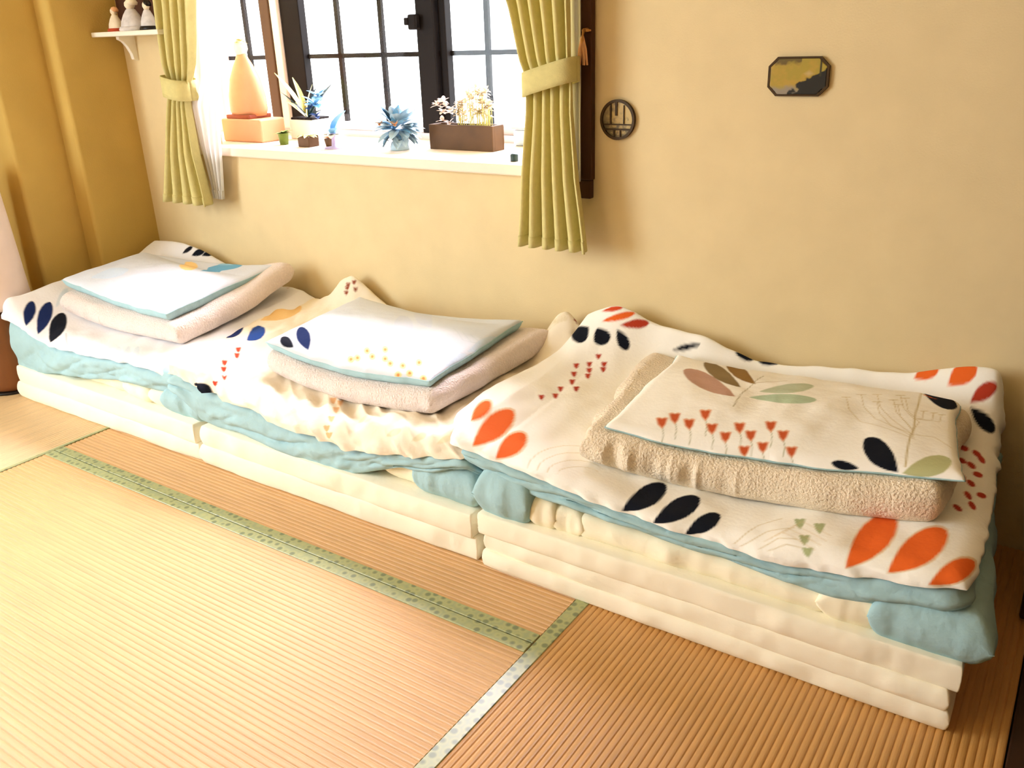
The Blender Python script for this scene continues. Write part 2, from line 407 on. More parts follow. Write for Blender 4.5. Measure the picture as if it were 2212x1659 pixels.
        ('p',(16,20,32),[647,459,652,445,659,426,668,410,679,397,687,390,699,388,709,400,717,419,721,436,719,449,713,459,704,470,693,487,685,494,675,495,663,481,654,470],0,1.0),
        ('p',(16,20,32),[614,16,612,35,609,55,605,80,597,105,589,121,576,134,564,138,555,136,549,128,549,113,551,93,556,69,565,48,573,38,584,28,596,19,606,15],0,1.0),
        ('p',(16,20,32),[550,18,547,24,541,31,533,38,526,41,520,43,512,43,506,40,503,37,501,33,503,28,506,22,512,14,520,6,525,4,533,5,540,9,546,13],0,1.0),
        ('p',(188,190,140),[621,15,629,9,640,5,653,3,666,10,675,19,687,33,695,49,701,68,703,86,700,98,692,104,680,104,665,93,655,83,644,66,633,47,626,31],0,1.0),
        ('p',(236,106,40),[670,440,667,442,661,447,653,450,650,454,647,452,647,447,656,447,661,442,673,442],0,1.0),
        ('l',(196,176,110),[650,450,641,455,635,227,624,41],2.6,1.0),
        ('l',(206,188,140),[480,325,498,334],2.2,1.0),
        ('l',(206,188,140),[489,329,501,261,529,209,638,156],1.1,0.9),
        ('l',(206,188,140),[510,360,528,371],2.2,1.0),
        ('l',(206,188,140),[519,365,530,297,555,235,638,163],1.1,0.9),
        ('l',(206,188,140),[543,383,560,392],2.2,1.0),
        ('l',(206,188,140),[552,388,563,310,586,250,637,169],1.1,0.9),
        ('l',(206,188,140),[547,329,564,339],2.2,1.0),
        ('l',(206,188,140),[556,334,563,268,590,202,636,176],1.1,0.9),
        ('l',(206,188,140),[580,364,596,377],2.2,1.0),
        ('l',(206,188,140),[588,371,597,295,621,232,636,184],1.1,0.9),
        ('l',(206,188,140),[591,407,609,420],2.2,1.0),
        ('l',(206,188,140),[600,414,610,331,635,271,635,191],1.1,0.9),
        ('l',(206,188,140),[590,336,607,349],2.2,1.0),
        ('l',(206,188,140),[598,342,606,273,631,208,635,199],1.1,0.9),
        ('l',(206,188,140),[602,395,619,407],2.2,1.0),
        ('l',(206,188,140),[611,401,620,321,645,260,635,207],1.1,0.9),
        ('l',(206,188,140),[647,334,660,343],2,1.0),
        ('l',(206,188,140),[653,338,652,291,642,279],1.1,0.9),
        ('l',(206,188,140),[668,337,680,346],2,1.0),
        ('l',(206,188,140),[674,342,671,292,642,279],1.1,0.9),
        ('l',(206,188,140),[683,338,695,346],2,1.0),
        ('l',(206,188,140),[689,342,685,291,642,279],1.1,0.9),
        ('l',(206,188,140),[633,177,677,188,706,151],1.1,0.9),
        ('l',(150,150,96),[144,64,156,39,158,-3],1.2,0.9),
        ('l',(150,150,96),[165,86,178,59,183,34],1.2,0.9),
        ('l',(150,150,96),[201,74,212,48,215,21],1.2,0.9),
        ('l',(150,150,96),[224,114,236,80,242,53],1.2,0.9),
        ('l',(150,150,96),[251,68,262,45,264,19],1.2,0.9),
        ('l',(150,150,96),[285,51,293,28,293,-18],1.2,0.9),
        ('l',(150,150,96),[306,85,317,57,318,33],1.2,0.9),
        ('l',(150,150,96),[335,66,343,42,343,9],1.2,0.9),
        ('l',(150,150,96),[329,20,334,-31,333,-86],1.2,0.9),
        ('l',(150,150,96),[365,40,371,8,370,-47],1.2,0.9),
        ('l',(150,150,96),[367,106,376,75,379,48],1.2,0.9),
        ('l',(150,150,96),[398,80,406,54,407,29],1.2,0.9),
        ('l',(150,150,96),[422,39,428,5,427,-51],1.2,0.9),
        ('p',(226,150,96),[122,85,128,89,136,87,141,92,148,91,151,67,148,52,134,62],0,0.8),
        ('p',(204,92,50),[127,82,131,85,137,83,141,87,146,86,148,68,146,57,136,65],0,1.0),
        ('p',(226,150,96),[142,109,147,115,155,113,159,119,167,117,172,89,169,73,155,84],0,0.8),
        ('p',(204,92,50),[147,106,151,110,156,109,160,113,166,112,169,91,167,79,157,87],0,1.0),
        ('p',(226,150,96),[180,95,186,100,193,98,198,104,205,102,208,76,205,62,192,73],0,0.8),
        ('p',(204,92,50),[185,92,189,95,195,94,198,98,203,97,205,78,203,67,193,76],0,1.0),
        ('p',(226,150,96),[201,140,206,145,215,142,221,148,230,145,232,116,228,98,214,114],0,0.8),
        ('p',(204,92,50),[206,135,210,139,217,137,221,141,227,139,229,118,226,105,216,116],0,1.0),
        ('p',(226,150,96),[232,88,237,93,245,91,250,97,258,96,259,70,255,57,242,67],0,0.8),
        ('p',(204,92,50),[236,85,240,89,246,87,250,92,255,91,256,72,253,62,244,70],0,1.0),
        ('p',(226,150,96),[267,68,272,72,279,70,285,74,292,73,292,53,288,41,276,50],0,0.8),
        ('p',(204,92,50),[271,65,275,68,280,67,284,70,289,69,290,54,286,45,278,52],0,1.0),
        ('p',(226,150,96),[289,110,294,115,301,113,307,119,313,116,314,88,310,71,297,83],0,0.8),
        ('p',(204,92,50),[293,106,297,110,302,109,306,113,311,111,311,90,308,77,299,87],0,1.0),
        ('p',(226,150,96),[317,85,322,90,329,89,335,94,341,92,342,69,338,55,326,65],0,0.8),
        ('p',(204,92,50),[321,82,325,86,330,85,334,89,339,88,340,71,336,60,328,67],0,1.0),
        ('p',(226,150,96),[314,39,320,42,327,41,332,45,339,44,336,23,330,-1,320,19],0,0.8),
        ('p',(204,92,50),[318,37,322,40,327,39,331,41,336,41,334,25,329,9,322,22],0,1.0),
        ('p',(226,150,96),[349,56,355,60,361,58,367,62,373,61,373,42,367,29,357,39],0,0.8),
        ('p',(204,92,50),[353,53,357,56,362,55,366,58,371,57,370,43,366,34,358,41],0,1.0),
        ('p',(226,150,96),[350,130,356,135,362,132,368,137,375,135,374,109,370,91,358,105],0,0.8),
        ('p',(204,92,50),[354,126,358,130,363,128,367,132,372,130,372,111,368,98,360,108],0,1.0),
        ('p',(226,150,96),[380,101,386,105,393,103,398,108,405,106,404,82,400,67,389,78],0,0.8),
        ('p',(204,92,50),[384,97,388,100,393,99,397,103,402,102,402,84,399,73,391,81],0,1.0),
        ('p',(226,150,96),[407,54,413,58,419,57,424,61,431,60,429,41,423,27,414,38],0,0.8),
        ('p',(204,92,50),[411,52,415,55,420,54,424,57,428,56,427,42,423,33,416,40],0,1.0),
],
    'p2': [
        ('p',(22,38,84),[188,45,183,54,175,67,163,83,147,97,130,111,105,128,83,135,66,138,57,135,61,125,72,111,87,95,107,77,122,67,141,59,161,52,176,47],0,1.0),
        ('p',(16,20,32),[131,40,125,46,115,52,102,59,89,66,80,69,68,70,60,67,58,61,60,54,66,47,72,39,80,31,90,25,97,24,107,26,117,31,125,36],0,1.0),
        ('p',(206,212,226),[462,192,454,205,437,225,414,252,392,277,368,296,327,328,311,330,305,322,305,309,317,287,333,262,357,235,383,211,401,198,422,189,441,187,454,188],0,0.8),
        ('p',(206,212,226),[476,259,465,275,446,301,401,355,322,453,304,468,283,484,265,487,258,488,253,478,258,463,297,397,344,341,385,301,413,277,433,266,448,264,465,259],0,0.8),
        ('p',(206,212,226),[385,453,378,466,365,479,352,497,337,507,327,515,315,519,306,517,302,510,299,502,307,493,314,480,328,469,342,459,352,447,369,438,379,438,383,444],0,0.8),
        ('p',(240,206,140),[387,62,392,54,390,49,382,48,371,51,362,57,357,65,359,71,366,72,377,69],0,0.9),
        ('p',(214,130,60),[380,61,382,56,376,55,369,59,367,64,372,65],0,0.9),
        ('p',(240,206,140),[397,91,402,83,401,77,393,75,380,80,370,87,365,96,366,102,373,105,384,100],0,0.9),
        ('p',(214,130,60),[389,90,392,84,385,84,377,89,374,95,380,96],0,0.9),
        ('p',(240,206,140),[435,72,439,64,436,59,428,58,419,62,409,69,404,78,405,84,413,85,426,80],0,0.9),
        ('p',(214,130,60),[428,71,429,66,424,65,417,70,415,76,421,76],0,0.9),
        ('p',(240,206,140),[451,111,458,100,457,93,451,90,441,94,429,104,420,116,420,123,428,125,440,120],0,0.9),
        ('p',(214,130,60),[446,108,449,101,445,99,436,105,431,113,437,114],0,0.9),
        ('p',(240,206,140),[484,70,487,62,485,57,477,56,467,60,460,66,456,75,458,82,465,83,475,78],0,0.9),
        ('p',(214,130,60),[477,69,478,64,473,63,467,68,465,73,471,74],0,0.9),
        ('p',(240,206,140),[512,58,516,50,514,45,506,44,496,47,489,53,485,61,487,66,495,67,504,64],0,0.9),
        ('p',(214,130,60),[506,56,507,51,502,50,495,54,494,59,499,60],0,0.9),
        ('p',(240,206,140),[559,57,563,49,560,44,553,43,544,46,536,52,532,60,533,66,540,68,550,64],0,0.9),
        ('p',(214,130,60),[552,56,554,50,549,50,542,54,541,59,546,60],0,0.9),
        ('p',(240,206,140),[597,36,597,25,593,16,585,12,578,20,574,31,572,39,575,45,582,46,590,43],0,0.9),
        ('p',(214,130,60),[590,34,590,27,584,26,580,31,580,38,585,39],0,0.9),
        ('p',(240,206,140),[595,83,599,75,597,68,591,65,582,68,574,77,568,88,568,95,575,97,585,93],0,0.9),
        ('p',(214,130,60),[589,82,591,75,586,74,580,79,577,86,581,88],0,0.9),
        ('p',(240,206,140),[648,23,647,6,642,-8,634,-12,628,-3,625,14,624,28,628,36,634,37,642,32],0,0.9),
        ('p',(214,130,60),[641,20,640,10,635,7,631,16,632,25,636,27],0,0.9),
        ('p',(240,206,140),[564,21,563,5,557,-8,549,-10,543,2,540,17,539,27,542,34,550,35,558,30],0,0.9),
        ('p',(214,130,60),[557,19,555,9,550,8,546,17,547,25,552,26],0,0.9),
        ('p',(240,206,140),[370,54,374,47,371,41,363,40,353,43,345,48,340,55,342,61,350,63,360,60],0,0.9),
        ('p',(214,130,60),[363,52,364,47,359,46,352,50,351,54,356,56],0,0.9),
        ('l',(200,206,210),[185,118,174,184,207,208],1.4,0.7),
        ('l',(200,206,210),[232,126,219,197,247,227],1.4,0.7),
        ('l',(190,202,206),[538,281,607,232,648,240],1.4,0.6),
        ('l',(190,202,206),[572,274,632,236,662,254],1.4,0.6),
        ('l',(190,202,206),[601,272,656,246,684,271],1.4,0.6),
        ('l',(190,202,206),[630,271,707,270,719,295],1.4,0.6),
        ('l',(190,202,206),[657,277,766,300,753,320],1.4,0.6),
        ('p',(190,214,232),[655,193,663,200,678,213,712,237,726,255,734,271,733,290,729,309,717,319,697,321,677,314,662,306,650,293,645,275,643,260,644,242,648,222,651,205],0,0.5),
        ('p',(190,214,232),[657,100,666,105,681,114,701,129,712,141,717,152,715,165,706,176,688,180,674,183,663,182,654,179,647,171,643,160,643,151,643,137,647,122,652,109],0,0.5),
],
    'd2': [
        ('p',(22,38,84),[79,301,86,304,95,308,104,314,109,323,110,333,103,351,93,367,83,379,64,395,52,400,44,398,36,393,26,382,26,373,31,358,41,337,62,318],0,1.0),
        ('p',(40,72,140),[181,298,191,299,199,305,208,313,215,321,219,328,218,341,206,359,184,382,165,398,145,411,115,429,103,426,103,409,107,395,121,372,150,336,167,314],0,1.0),
        ('p',(240,196,124),[94,450,107,455,120,467,140,479,155,496,161,515,166,543,161,572,142,606,124,629,115,631,94,636,74,629,68,597,88,553,85,526,75,505,91,467],0,0.9),
        ('p',(16,20,32),[199,17,202,4,235,19,245,5,254,-7,261,-15,270,-22,276,-23,280,-21,282,-14,279,-5,275,6,266,19,259,33,252,37,241,40,230,41,221,38],0,1.0),
        ('p',(196,64,34),[210,160,214,163,223,160,232,159,246,154,253,141,250,135,230,144],0,1.0),
        ('p',(196,64,34),[239,128,242,132,249,132,255,133,264,131,270,120,266,115,253,119],0,1.0),
        ('p',(196,64,34),[272,100,275,103,290,97,292,101,293,105,304,90,307,80,291,87],0,1.0),
        ('p',(196,64,34),[273,56,278,61,283,63,285,68,289,70,295,56,294,46,283,47],0,1.0),
        ('p',(196,64,34),[197,233,199,238,205,238,206,244,210,246,223,228,228,215,214,220],0,1.0),
        ('p',(196,64,34),[221,204,222,209,228,209,229,215,235,215,248,198,252,186,241,188],0,1.0),
        ('p',(140,62,34),[308,748,310,752,315,752,310,769,322,757,317,759,318,748,310,749],0,1.0),
        ('p',(140,62,34),[323,749,326,752,328,756,332,758,336,759,333,758,335,744,329,744],0,1.0),
        ('p',(140,62,34),[330,725,332,730,335,732,336,739,338,743,340,733,347,712,341,712],0,1.0),
        ('p',(140,62,34),[315,690,319,692,323,693,326,696,330,697,330,691,327,686,320,687],0,1.0),
        ('p',(140,62,34),[291,679,296,679,302,679,306,680,311,680,310,675,306,672,297,674],0,1.0),
        ('p',(140,62,34),[326,681,330,683,333,684,337,686,340,688,340,683,337,678,330,678],0,1.0),
        ('p',(140,62,34),[293,669,297,670,302,670,307,671,312,671,311,667,307,663,299,665],0,1.0),
        ('p',(140,62,34),[292,685,297,686,302,685,307,686,312,685,311,681,306,678,298,680],0,1.0),
        ('p',(140,62,34),[843,708,846,705,854,708,861,708,864,705,857,705,850,708,843,708],0,1.0),
        ('p',(140,62,34),[868,705,871,702,878,708,882,708,882,705,878,708,871,705,871,708],0,1.0),
        ('p',(140,62,34),[800,693,822,705,829,708,836,708,843,708,836,711,822,708,804,696],0,1.0),
        ('p',(150,60,36),[1112,734,1112,743,1114,747,1114,758,1116,763,1120,747,1118,740,1117,728],0,1.0),
        ('p',(150,60,36),[1125,770,1127,776,1128,783,1138,767,1130,693,1133,784,1133,772,1129,767],0,1.0),
        ('p',(150,60,36),[1121,731,1124,734,1122,750,1125,749,1127,756,1131,739,1131,727,1127,723],0,1.0),
        ('p',(150,60,36),[1133,766,1140,758,1142,763,1143,771,1145,776,1143,778,1143,763,1139,759],0,1.0),
        ('p',(150,60,36),[1135,728,1135,736,1136,744,1136,757,1142,750,1143,742,1146,722,1142,717],0,1.0),
        ('p',(150,60,36),[1127,700,1126,711,1126,721,1125,732,1126,740,1132,718,1136,697,1131,695],0,1.0),
        ('p',(150,60,36),[1133,778,1133,786,1143,770,1137,693,1137,693,1148,772,1141,778,1137,774],0,1.0),
        ('p',(226,164,96),[630,178,632,183,639,183,642,187,649,186,664,163,681,137,657,153],0,0.8),
        ('p',(226,164,96),[709,82,711,87,716,89,717,94,723,95,733,77,733,67,720,72],0,0.8),
        ('p',(226,164,96),[726,30,734,35,742,36,749,39,756,38,756,27,742,13,731,17],0,0.8),
        ('p',(226,164,96),[692,122,693,128,697,129,699,134,706,134,713,119,716,108,704,111],0,0.8),
        ('p',(226,164,96),[659,175,667,173,674,173,664,191,671,191,694,159,705,138,689,146],0,0.8),
        ('p',(226,164,96),[713,50,718,53,724,53,729,57,735,57,737,45,731,34,720,38],0,0.8),
        ('l',(206,186,130),[1003,746,1076,683,1104,702],1.4,0.7),
        ('l',(206,186,130),[1009,735,1078,680,1107,695],1.4,0.7),
        ('l',(206,186,130),[1013,727,1079,677,1109,691],1.4,0.7),
        ('l',(206,186,130),[1017,716,1080,675,1111,687],1.4,0.7),
        ('l',(206,186,130),[1021,702,1081,673,1113,684],1.4,0.7),
        ('l',(206,186,130),[1035,673,1082,670,1114,681],1.4,0.7),
        ('p',(214,204,160),[807,93,811,95,819,95,839,82,850,80,856,80,862,84,862,90,858,96,851,105,842,112,841,107,836,104,815,117,809,117,805,113,803,106,804,100],0,0.6),
        ('p',(214,204,160),[932,45,937,47,944,50,952,53,959,55,964,57,968,61,970,65,970,69,968,72,964,74,958,75,951,75,944,73,940,70,937,64,935,56,933,50],0,0.6),
        ('p',(214,204,160),[1012,40,1017,41,1023,44,1030,49,1036,54,1042,58,1047,62,1049,67,1048,71,1046,75,1041,78,1036,78,1031,76,1025,72,1022,68,1019,61,1016,51,1014,45],0,0.6),
        ('p',(214,204,160),[1091,41,1096,41,1102,41,1111,44,1119,47,1124,50,1128,54,1131,59,1131,63,1129,66,1127,66,1123,65,1116,65,1110,63,1105,61,1100,57,1096,51,1093,46],0,0.6),
],
    'd1': [
        ('p',(22,38,84),[199,49,199,64,196,79,190,94,178,108,168,119,154,130,142,136,134,138,128,136,127,129,129,120,134,108,144,94,154,84,167,74,179,64,190,55],0,1.0),
        ('p',(22,38,84),[272,50,270,67,263,86,248,109,231,130,215,147,189,168,172,180,159,185,150,185,148,177,149,166,157,148,171,128,186,114,206,97,230,81,257,61],0,1.0),
        ('p',(16,20,32),[349,40,354,56,354,75,344,97,328,119,309,138,280,161,249,180,230,189,215,191,210,185,209,173,219,154,236,131,252,116,275,97,302,79,331,57],0,1.0),
        ('p',(16,20,32),[302,650,307,651,314,653,323,656,329,660,333,664,337,669,337,674,334,678,331,680,327,680,322,679,317,675,311,670,308,667,304,662,303,657,301,653],0,1.0),
        ('p',(16,20,32),[353,654,361,654,372,655,384,657,393,661,398,664,403,670,404,677,399,683,389,691,376,698,370,696,370,688,367,679,363,674,359,669,356,663,354,658],0,1.0),
        ('p',(16,20,32),[403,664,409,665,416,668,424,671,432,674,435,678,435,688,419,707,412,715,416,714,408,718,403,717,401,710,400,701,400,694,406,680,405,673,404,668],0,1.0),
        ('p',(196,214,224),[180,185,179,192,176,203,172,216,167,228,161,239,149,253,138,264,130,270,125,271,124,267,125,260,130,248,138,234,145,223,154,211,164,200,173,191],0,0.5),
        ('p',(200,216,224),[674,-52,680,-41,687,-20,693,19,692,49,686,63,667,82,648,94,637,100,627,104,623,102,625,95,632,85,640,73,650,62,662,37,667,-11,671,-33],0,0.6),
        ('p',(200,216,224),[725,-30,734,-7,742,22,740,43,734,61,726,72,711,87,692,99,676,108,663,114,659,112,659,107,668,95,686,79,696,66,706,46,718,22,722,-12],0,0.6),
        ('p',(200,216,224),[768,-7,770,4,779,29,784,51,779,67,768,80,741,100,729,109,715,117,704,121,702,118,703,112,711,101,724,87,734,77,750,61,764,40,766,12],0,0.6),
        ('p',(200,216,224),[819,21,824,35,825,49,822,63,816,77,807,87,792,100,767,117,750,127,742,130,740,127,741,121,745,112,764,94,782,80,795,65,807,50,814,35],0,0.6),
        ('p',(190,150,150),[797,672,794,672,669,779,657,781,647,783,770,674,777,674,787,672,794,672,797,672],0,1.0),
        ('p',(190,150,150),[880,665,880,668,873,668,863,672,847,674,843,677,850,674,867,672,883,672,880,665],0,1.0),
        ('l',(170,176,180),[352,112,437,61],5,0.6),
],
    'p1': [
        ('p',(250,212,140),[397,302,483,243,505,215,488,206,448,216,403,233,376,258,304,321,327,326,362,319],0,0.95),
        ('p',(112,174,212),[537,224,552,226,565,235,574,249,554,282,571,289,589,302,594,314,591,326,582,336,565,342,543,347,519,345,491,335,476,326,464,314,457,298,514,248],0,1.0),
        ('p',(150,196,224),[465,322,477,321,494,322,512,324,528,328,538,330,545,337,546,346,545,358,544,358,538,360,528,362,512,364,492,360,480,361,471,349,467,336,465,328],0,1.0),
        ('p',(206,222,242),[151,67,166,70,188,73,225,74,254,81,270,90,276,107,268,128,266,138,256,146,242,149,222,149,195,147,165,141,158,130,151,114,148,95,148,79],0,0.8),
        ('p',(40,44,52),[489,-35,488,-45,480,-56,466,-61,458,-59,453,-50,455,-38,463,-27,475,-21,483,-27],0,1.0),
        ('p',(196,214,236),[594,69,616,65,639,62,663,61,685,61,700,62,715,67,722,73,724,79,721,83,712,84,700,86,681,88,658,88,644,86,628,82,614,77,602,73],0,0.4),
],
}

# ------------------------------------------------------------ materials
M = {}
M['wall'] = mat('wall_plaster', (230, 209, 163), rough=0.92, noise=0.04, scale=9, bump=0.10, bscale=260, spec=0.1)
M['wall_left'] = mat('shaded_wall_plaster', (206, 174, 98), rough=0.92, noise=0.05, scale=7, bump=0.10, bscale=260, spec=0.1)  # same plaster as the back wall, with its shade put into the colour
M['ceiling'] = mat('ceiling_board', (226, 206, 166), rough=0.9, noise=0.03)
M['sill'] = mat('sill_laminate', (247, 228, 206), rough=0.45, noise=0.03, scale=6)
M['darkwood'] = mat('dark_wood', (74, 40, 20), rough=0.5, noise=0.25, scale=12, stretch=(1, 1, 0.1))
M['frame_brown'] = mat('window_frame_brown', (78, 54, 30), rough=0.6, noise=0.15, scale=14, stretch=(1, 1, 0.1))
M['frame_black'] = mat('window_frame_black', (20, 14, 11), rough=0.6, noise=0.1, spec=0.12)
M['rail'] = mat('sash_rail_pale', (215, 205, 205), rough=0.4)
M['glass'] = glass('window_glass', refl=0.012)
M['mattress'] = mat('mattress_cotton', (255, 247, 224), rough=0.9, noise=0.03, scale=8, bump=0.25, bscale=35, spec=0.1)
M['pad'] = mat('quilt_cotton', (255, 246, 218), rough=0.9, noise=0.03, scale=10, bump=0.25, bscale=40, spec=0.1)
M['blue'] = mat('pale_blue_cotton', (168, 202, 208), rough=0.85, noise=0.06, scale=16, bump=0.35, bscale=45, spec=0.15)
M['print'] = mat('printed_cotton', (255, 255, 255), rough=0.85, attr='print', bump=0.12, bscale=120, spec=0.15)
M['fleece'] = mat('beige_fleece', (252, 234, 206), rough=1.0, noise=0.07, scale=150, bump=0.8, bscale=190, spec=0.05, sheen=0.3)
M['fleece_cool'] = mat('pale_fleece', (248, 232, 224), rough=1.0, noise=0.06, scale=150, bump=0.8, bscale=190, spec=0.05, sheen=0.3)
M['curtain'] = mat('green_curtain', (226, 214, 148), rough=0.9, noise=0.05, scale=60, bump=0.2, bscale=300, spec=0.05, trans=0.12)
M['sheer'] = mat('white_sheer', (246, 244, 240), rough=0.9, spec=0.05, trans=0.5)
M['white'] = mat('white_paint', (245, 238, 222), rough=0.5, noise=0.02)
M['shade'] = mat('pale_shade', (246, 226, 214), rough=0.8, noise=0.03)
M['woodbrown'] = mat('brown_wood', (136, 84, 46), rough=0.5, noise=0.3, scale=9, stretch=(1, 1, 0.15))
M['track'] = mat('door_track_wood', (58, 34, 18), rough=0.5, noise=0.2, scale=9)
M['peach'] = mat('peach_ceramic', (214, 156, 110), rough=0.45, noise=0.06, scale=20)
M['peachbox'] = mat('peach_wood', (222, 166, 122), rough=0.5, noise=0.05, scale=10)
M['redlac'] = mat('red_lacquer', (150, 70, 38), rough=0.4, noise=0.2, scale=30)
M['soil'] = mat('potting_soil', (34, 28, 24), rough=1.0, noise=0.4, scale=120, bump=0.8, bscale=150)
M['planter'] = mat('brown_box_clay', (88, 62, 34), rough=0.6, noise=0.18, scale=18)
M['leaf'] = mat('green_leaf', (106, 124, 46), rough=0.5, noise=0.2, scale=60)
M['paleleaf'] = mat('yellow_green_leaf', (206, 196, 110), rough=0.5, noise=0.15, scale=60)
M['darkleaf'] = mat('dark_leaf', (40, 62, 60), rough=0.45, noise=0.2, scale=60)
M['bluepetal'] = mat('blue_petal', (124, 178, 214), rough=0.5, noise=0.15, scale=60)
M['navypetal'] = mat('deep_blue_petal', (46, 74, 128), rough=0.5, noise=0.15, scale=60)
M['palepetal'] = mat('pale_blue_petal', (186, 212, 226), rough=0.4, noise=0.1, scale=60)
M['cream'] = mat('cream_petal', (240, 226, 200), rough=0.6, noise=0.08, scale=60)
M['lilac'] = mat('lilac_ribbon', (176, 166, 200), rough=0.6, noise=0.08, scale=60)
M['orange'] = mat('orange_petal', (232, 176, 126), rough=0.6, noise=0.1, scale=60)
M['bronze'] = mat('dark_bronze', (66, 48, 24), rough=0.4, noise=0.2, scale=60, metal=0.3)
M['brass'] = mat('brass_hook', (206, 150, 80), rough=0.35, noise=0.1, metal=0.3)
M['redcloth'] = mat('red_cloth', (190, 74, 40), rough=0.8, noise=0.1)
M['greycloth'] = mat('grey_white_cloth', (214, 208, 206), rough=0.8, noise=0.15, scale=60)
M['blackhair'] = mat('black_lacquer', (26, 18, 14), rough=0.4, noise=0.1)
M['paper_blue'] = mat('pale_blue_plastic', (190, 214, 232), rough=0.4)

# tatami rush: slight colour streaks along the ribs
def rush(name, color, along):
    m = mat(name, color, rough=0.40, spec=1.0, noise=0.10, scale=5, stretch=(1, 14, 1) if along == 'x' else (14, 1, 1), bump=0.3, bscale=160)
    return m
M['rush_x'] = rush('rush_weave', (216, 168, 108), 'x')
M['rush_y'] = rush('rush_weave_cross', (214, 160, 88), 'y')

M['rush_y_new'] = rush('rush_weave_pale', (232, 200, 152), 'y')

def border_mat():
    m = bpy.data.materials.new('brocade_border'); m.use_nodes = True
    nt = m.node_tree; N = nt.nodes; L = nt.links; b = N['Principled BSDF']; b.inputs['Roughness'].default_value = 0.4
    b.inputs['Specular IOR Level'].default_value = 0.75
    tc = N.new('ShaderNodeTexCoord'); v = N.new('ShaderNodeTexVoronoi'); v.inputs['Scale'].default_value = 46
    v.inputs['Randomness'].default_value = 0.55
    cr = N.new('ShaderNodeValToRGB'); e = cr.color_ramp.elements
    e[0].position = 0.22; e[0].color = (*lin((116, 126, 86)), 1)
    e[1].position = 0.42; e[1].color = (*lin((172, 174, 116)), 1)
    e2 = cr.color_ramp.elements.new(0.75); e2.color = (*lin((152, 160, 116)), 1)
    L.new(tc.outputs['Object'], v.inputs['Vector']); L.new(v.outputs['Distance'], cr.inputs[0])
    L.new(cr.outputs[0], b.inputs['Base Color'])
    return m
M['border'] = border_mat()

# ------------------------------------------------------------ room shell
def wall_box(name, boxes, m):
    b = MB()
    for lo, hi in boxes: b.box(lo, hi)
    return b.build(name, m, kind='structure')
OX0, OX1, OZ0, OZ1 = -2.755, -1.225, 0.79, 1.98      # window opening
BX0, BX1, BY = -3.14, -1.02, 0.44                    # inside of the bay
wall_box('wall_back', [((-3.3, 0, -0.03), (OX0, 0.06, 2.4)), ((OX1, 0, -0.03), (1.5, 0.06, 2.4)),
                       ((OX0, 0, -0.03), (OX1, 0.06, OZ0)), ((OX0, 0, OZ1), (OX1, 0.06, 2.4))], M['wall'])
wall_box('wall_bay', [((BX0 - 0.05, 0.06, OZ0 - 0.1), (BX0, BY + 0.05, 2.05)), ((BX1, 0.06, OZ0 - 0.1), (BX1 + 0.05, BY + 0.05, 2.05)),
                      ((BX0, 0.06, OZ0 - 0.1), (BX1, BY + 0.05, OZ0 - 0.002)), ((BX0 - 0.05, 0.06, OZ1), (BX1 + 0.05, BY + 0.05, OZ1 + 0.06))], M['white'])
# left wall: plastered corner pier, a recess, then the deeper run with the side window
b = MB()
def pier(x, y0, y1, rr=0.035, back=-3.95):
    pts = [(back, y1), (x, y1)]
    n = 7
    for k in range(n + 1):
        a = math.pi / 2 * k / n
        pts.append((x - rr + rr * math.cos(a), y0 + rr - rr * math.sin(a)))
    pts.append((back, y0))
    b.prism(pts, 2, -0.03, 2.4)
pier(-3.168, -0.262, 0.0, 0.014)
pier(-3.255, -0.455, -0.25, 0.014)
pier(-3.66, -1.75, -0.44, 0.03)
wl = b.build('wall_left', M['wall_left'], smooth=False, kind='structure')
wall_box('wall_side', [((-3.72, -1.75, -0.03), (-3.62, -1.50, 2.4)), ((-3.72, -4.4, -0.03), (-3.62, -3.55, 2.4)),
                       ((-3.72, -3.55, 2.15), (-3.62, -1.75, 2.4)), ((-3.72, -3.55, -0.03), (-3.62, -1.75, 0.25))], M['wall'])
wall_box('wall_rear', [((-3.72, -4.5, -0.03), (1.5, -4.4, 2.4))], M['wall'])
wall_box('wall_right', [((1.4, -4.4, -0.03), (1.5, 0.0, 2.4))], M['darkwood'])
wall_box('ceiling', [((-3.95, -4.5, 2.4), (1.5, 0.55, 2.46))], M['ceiling'])

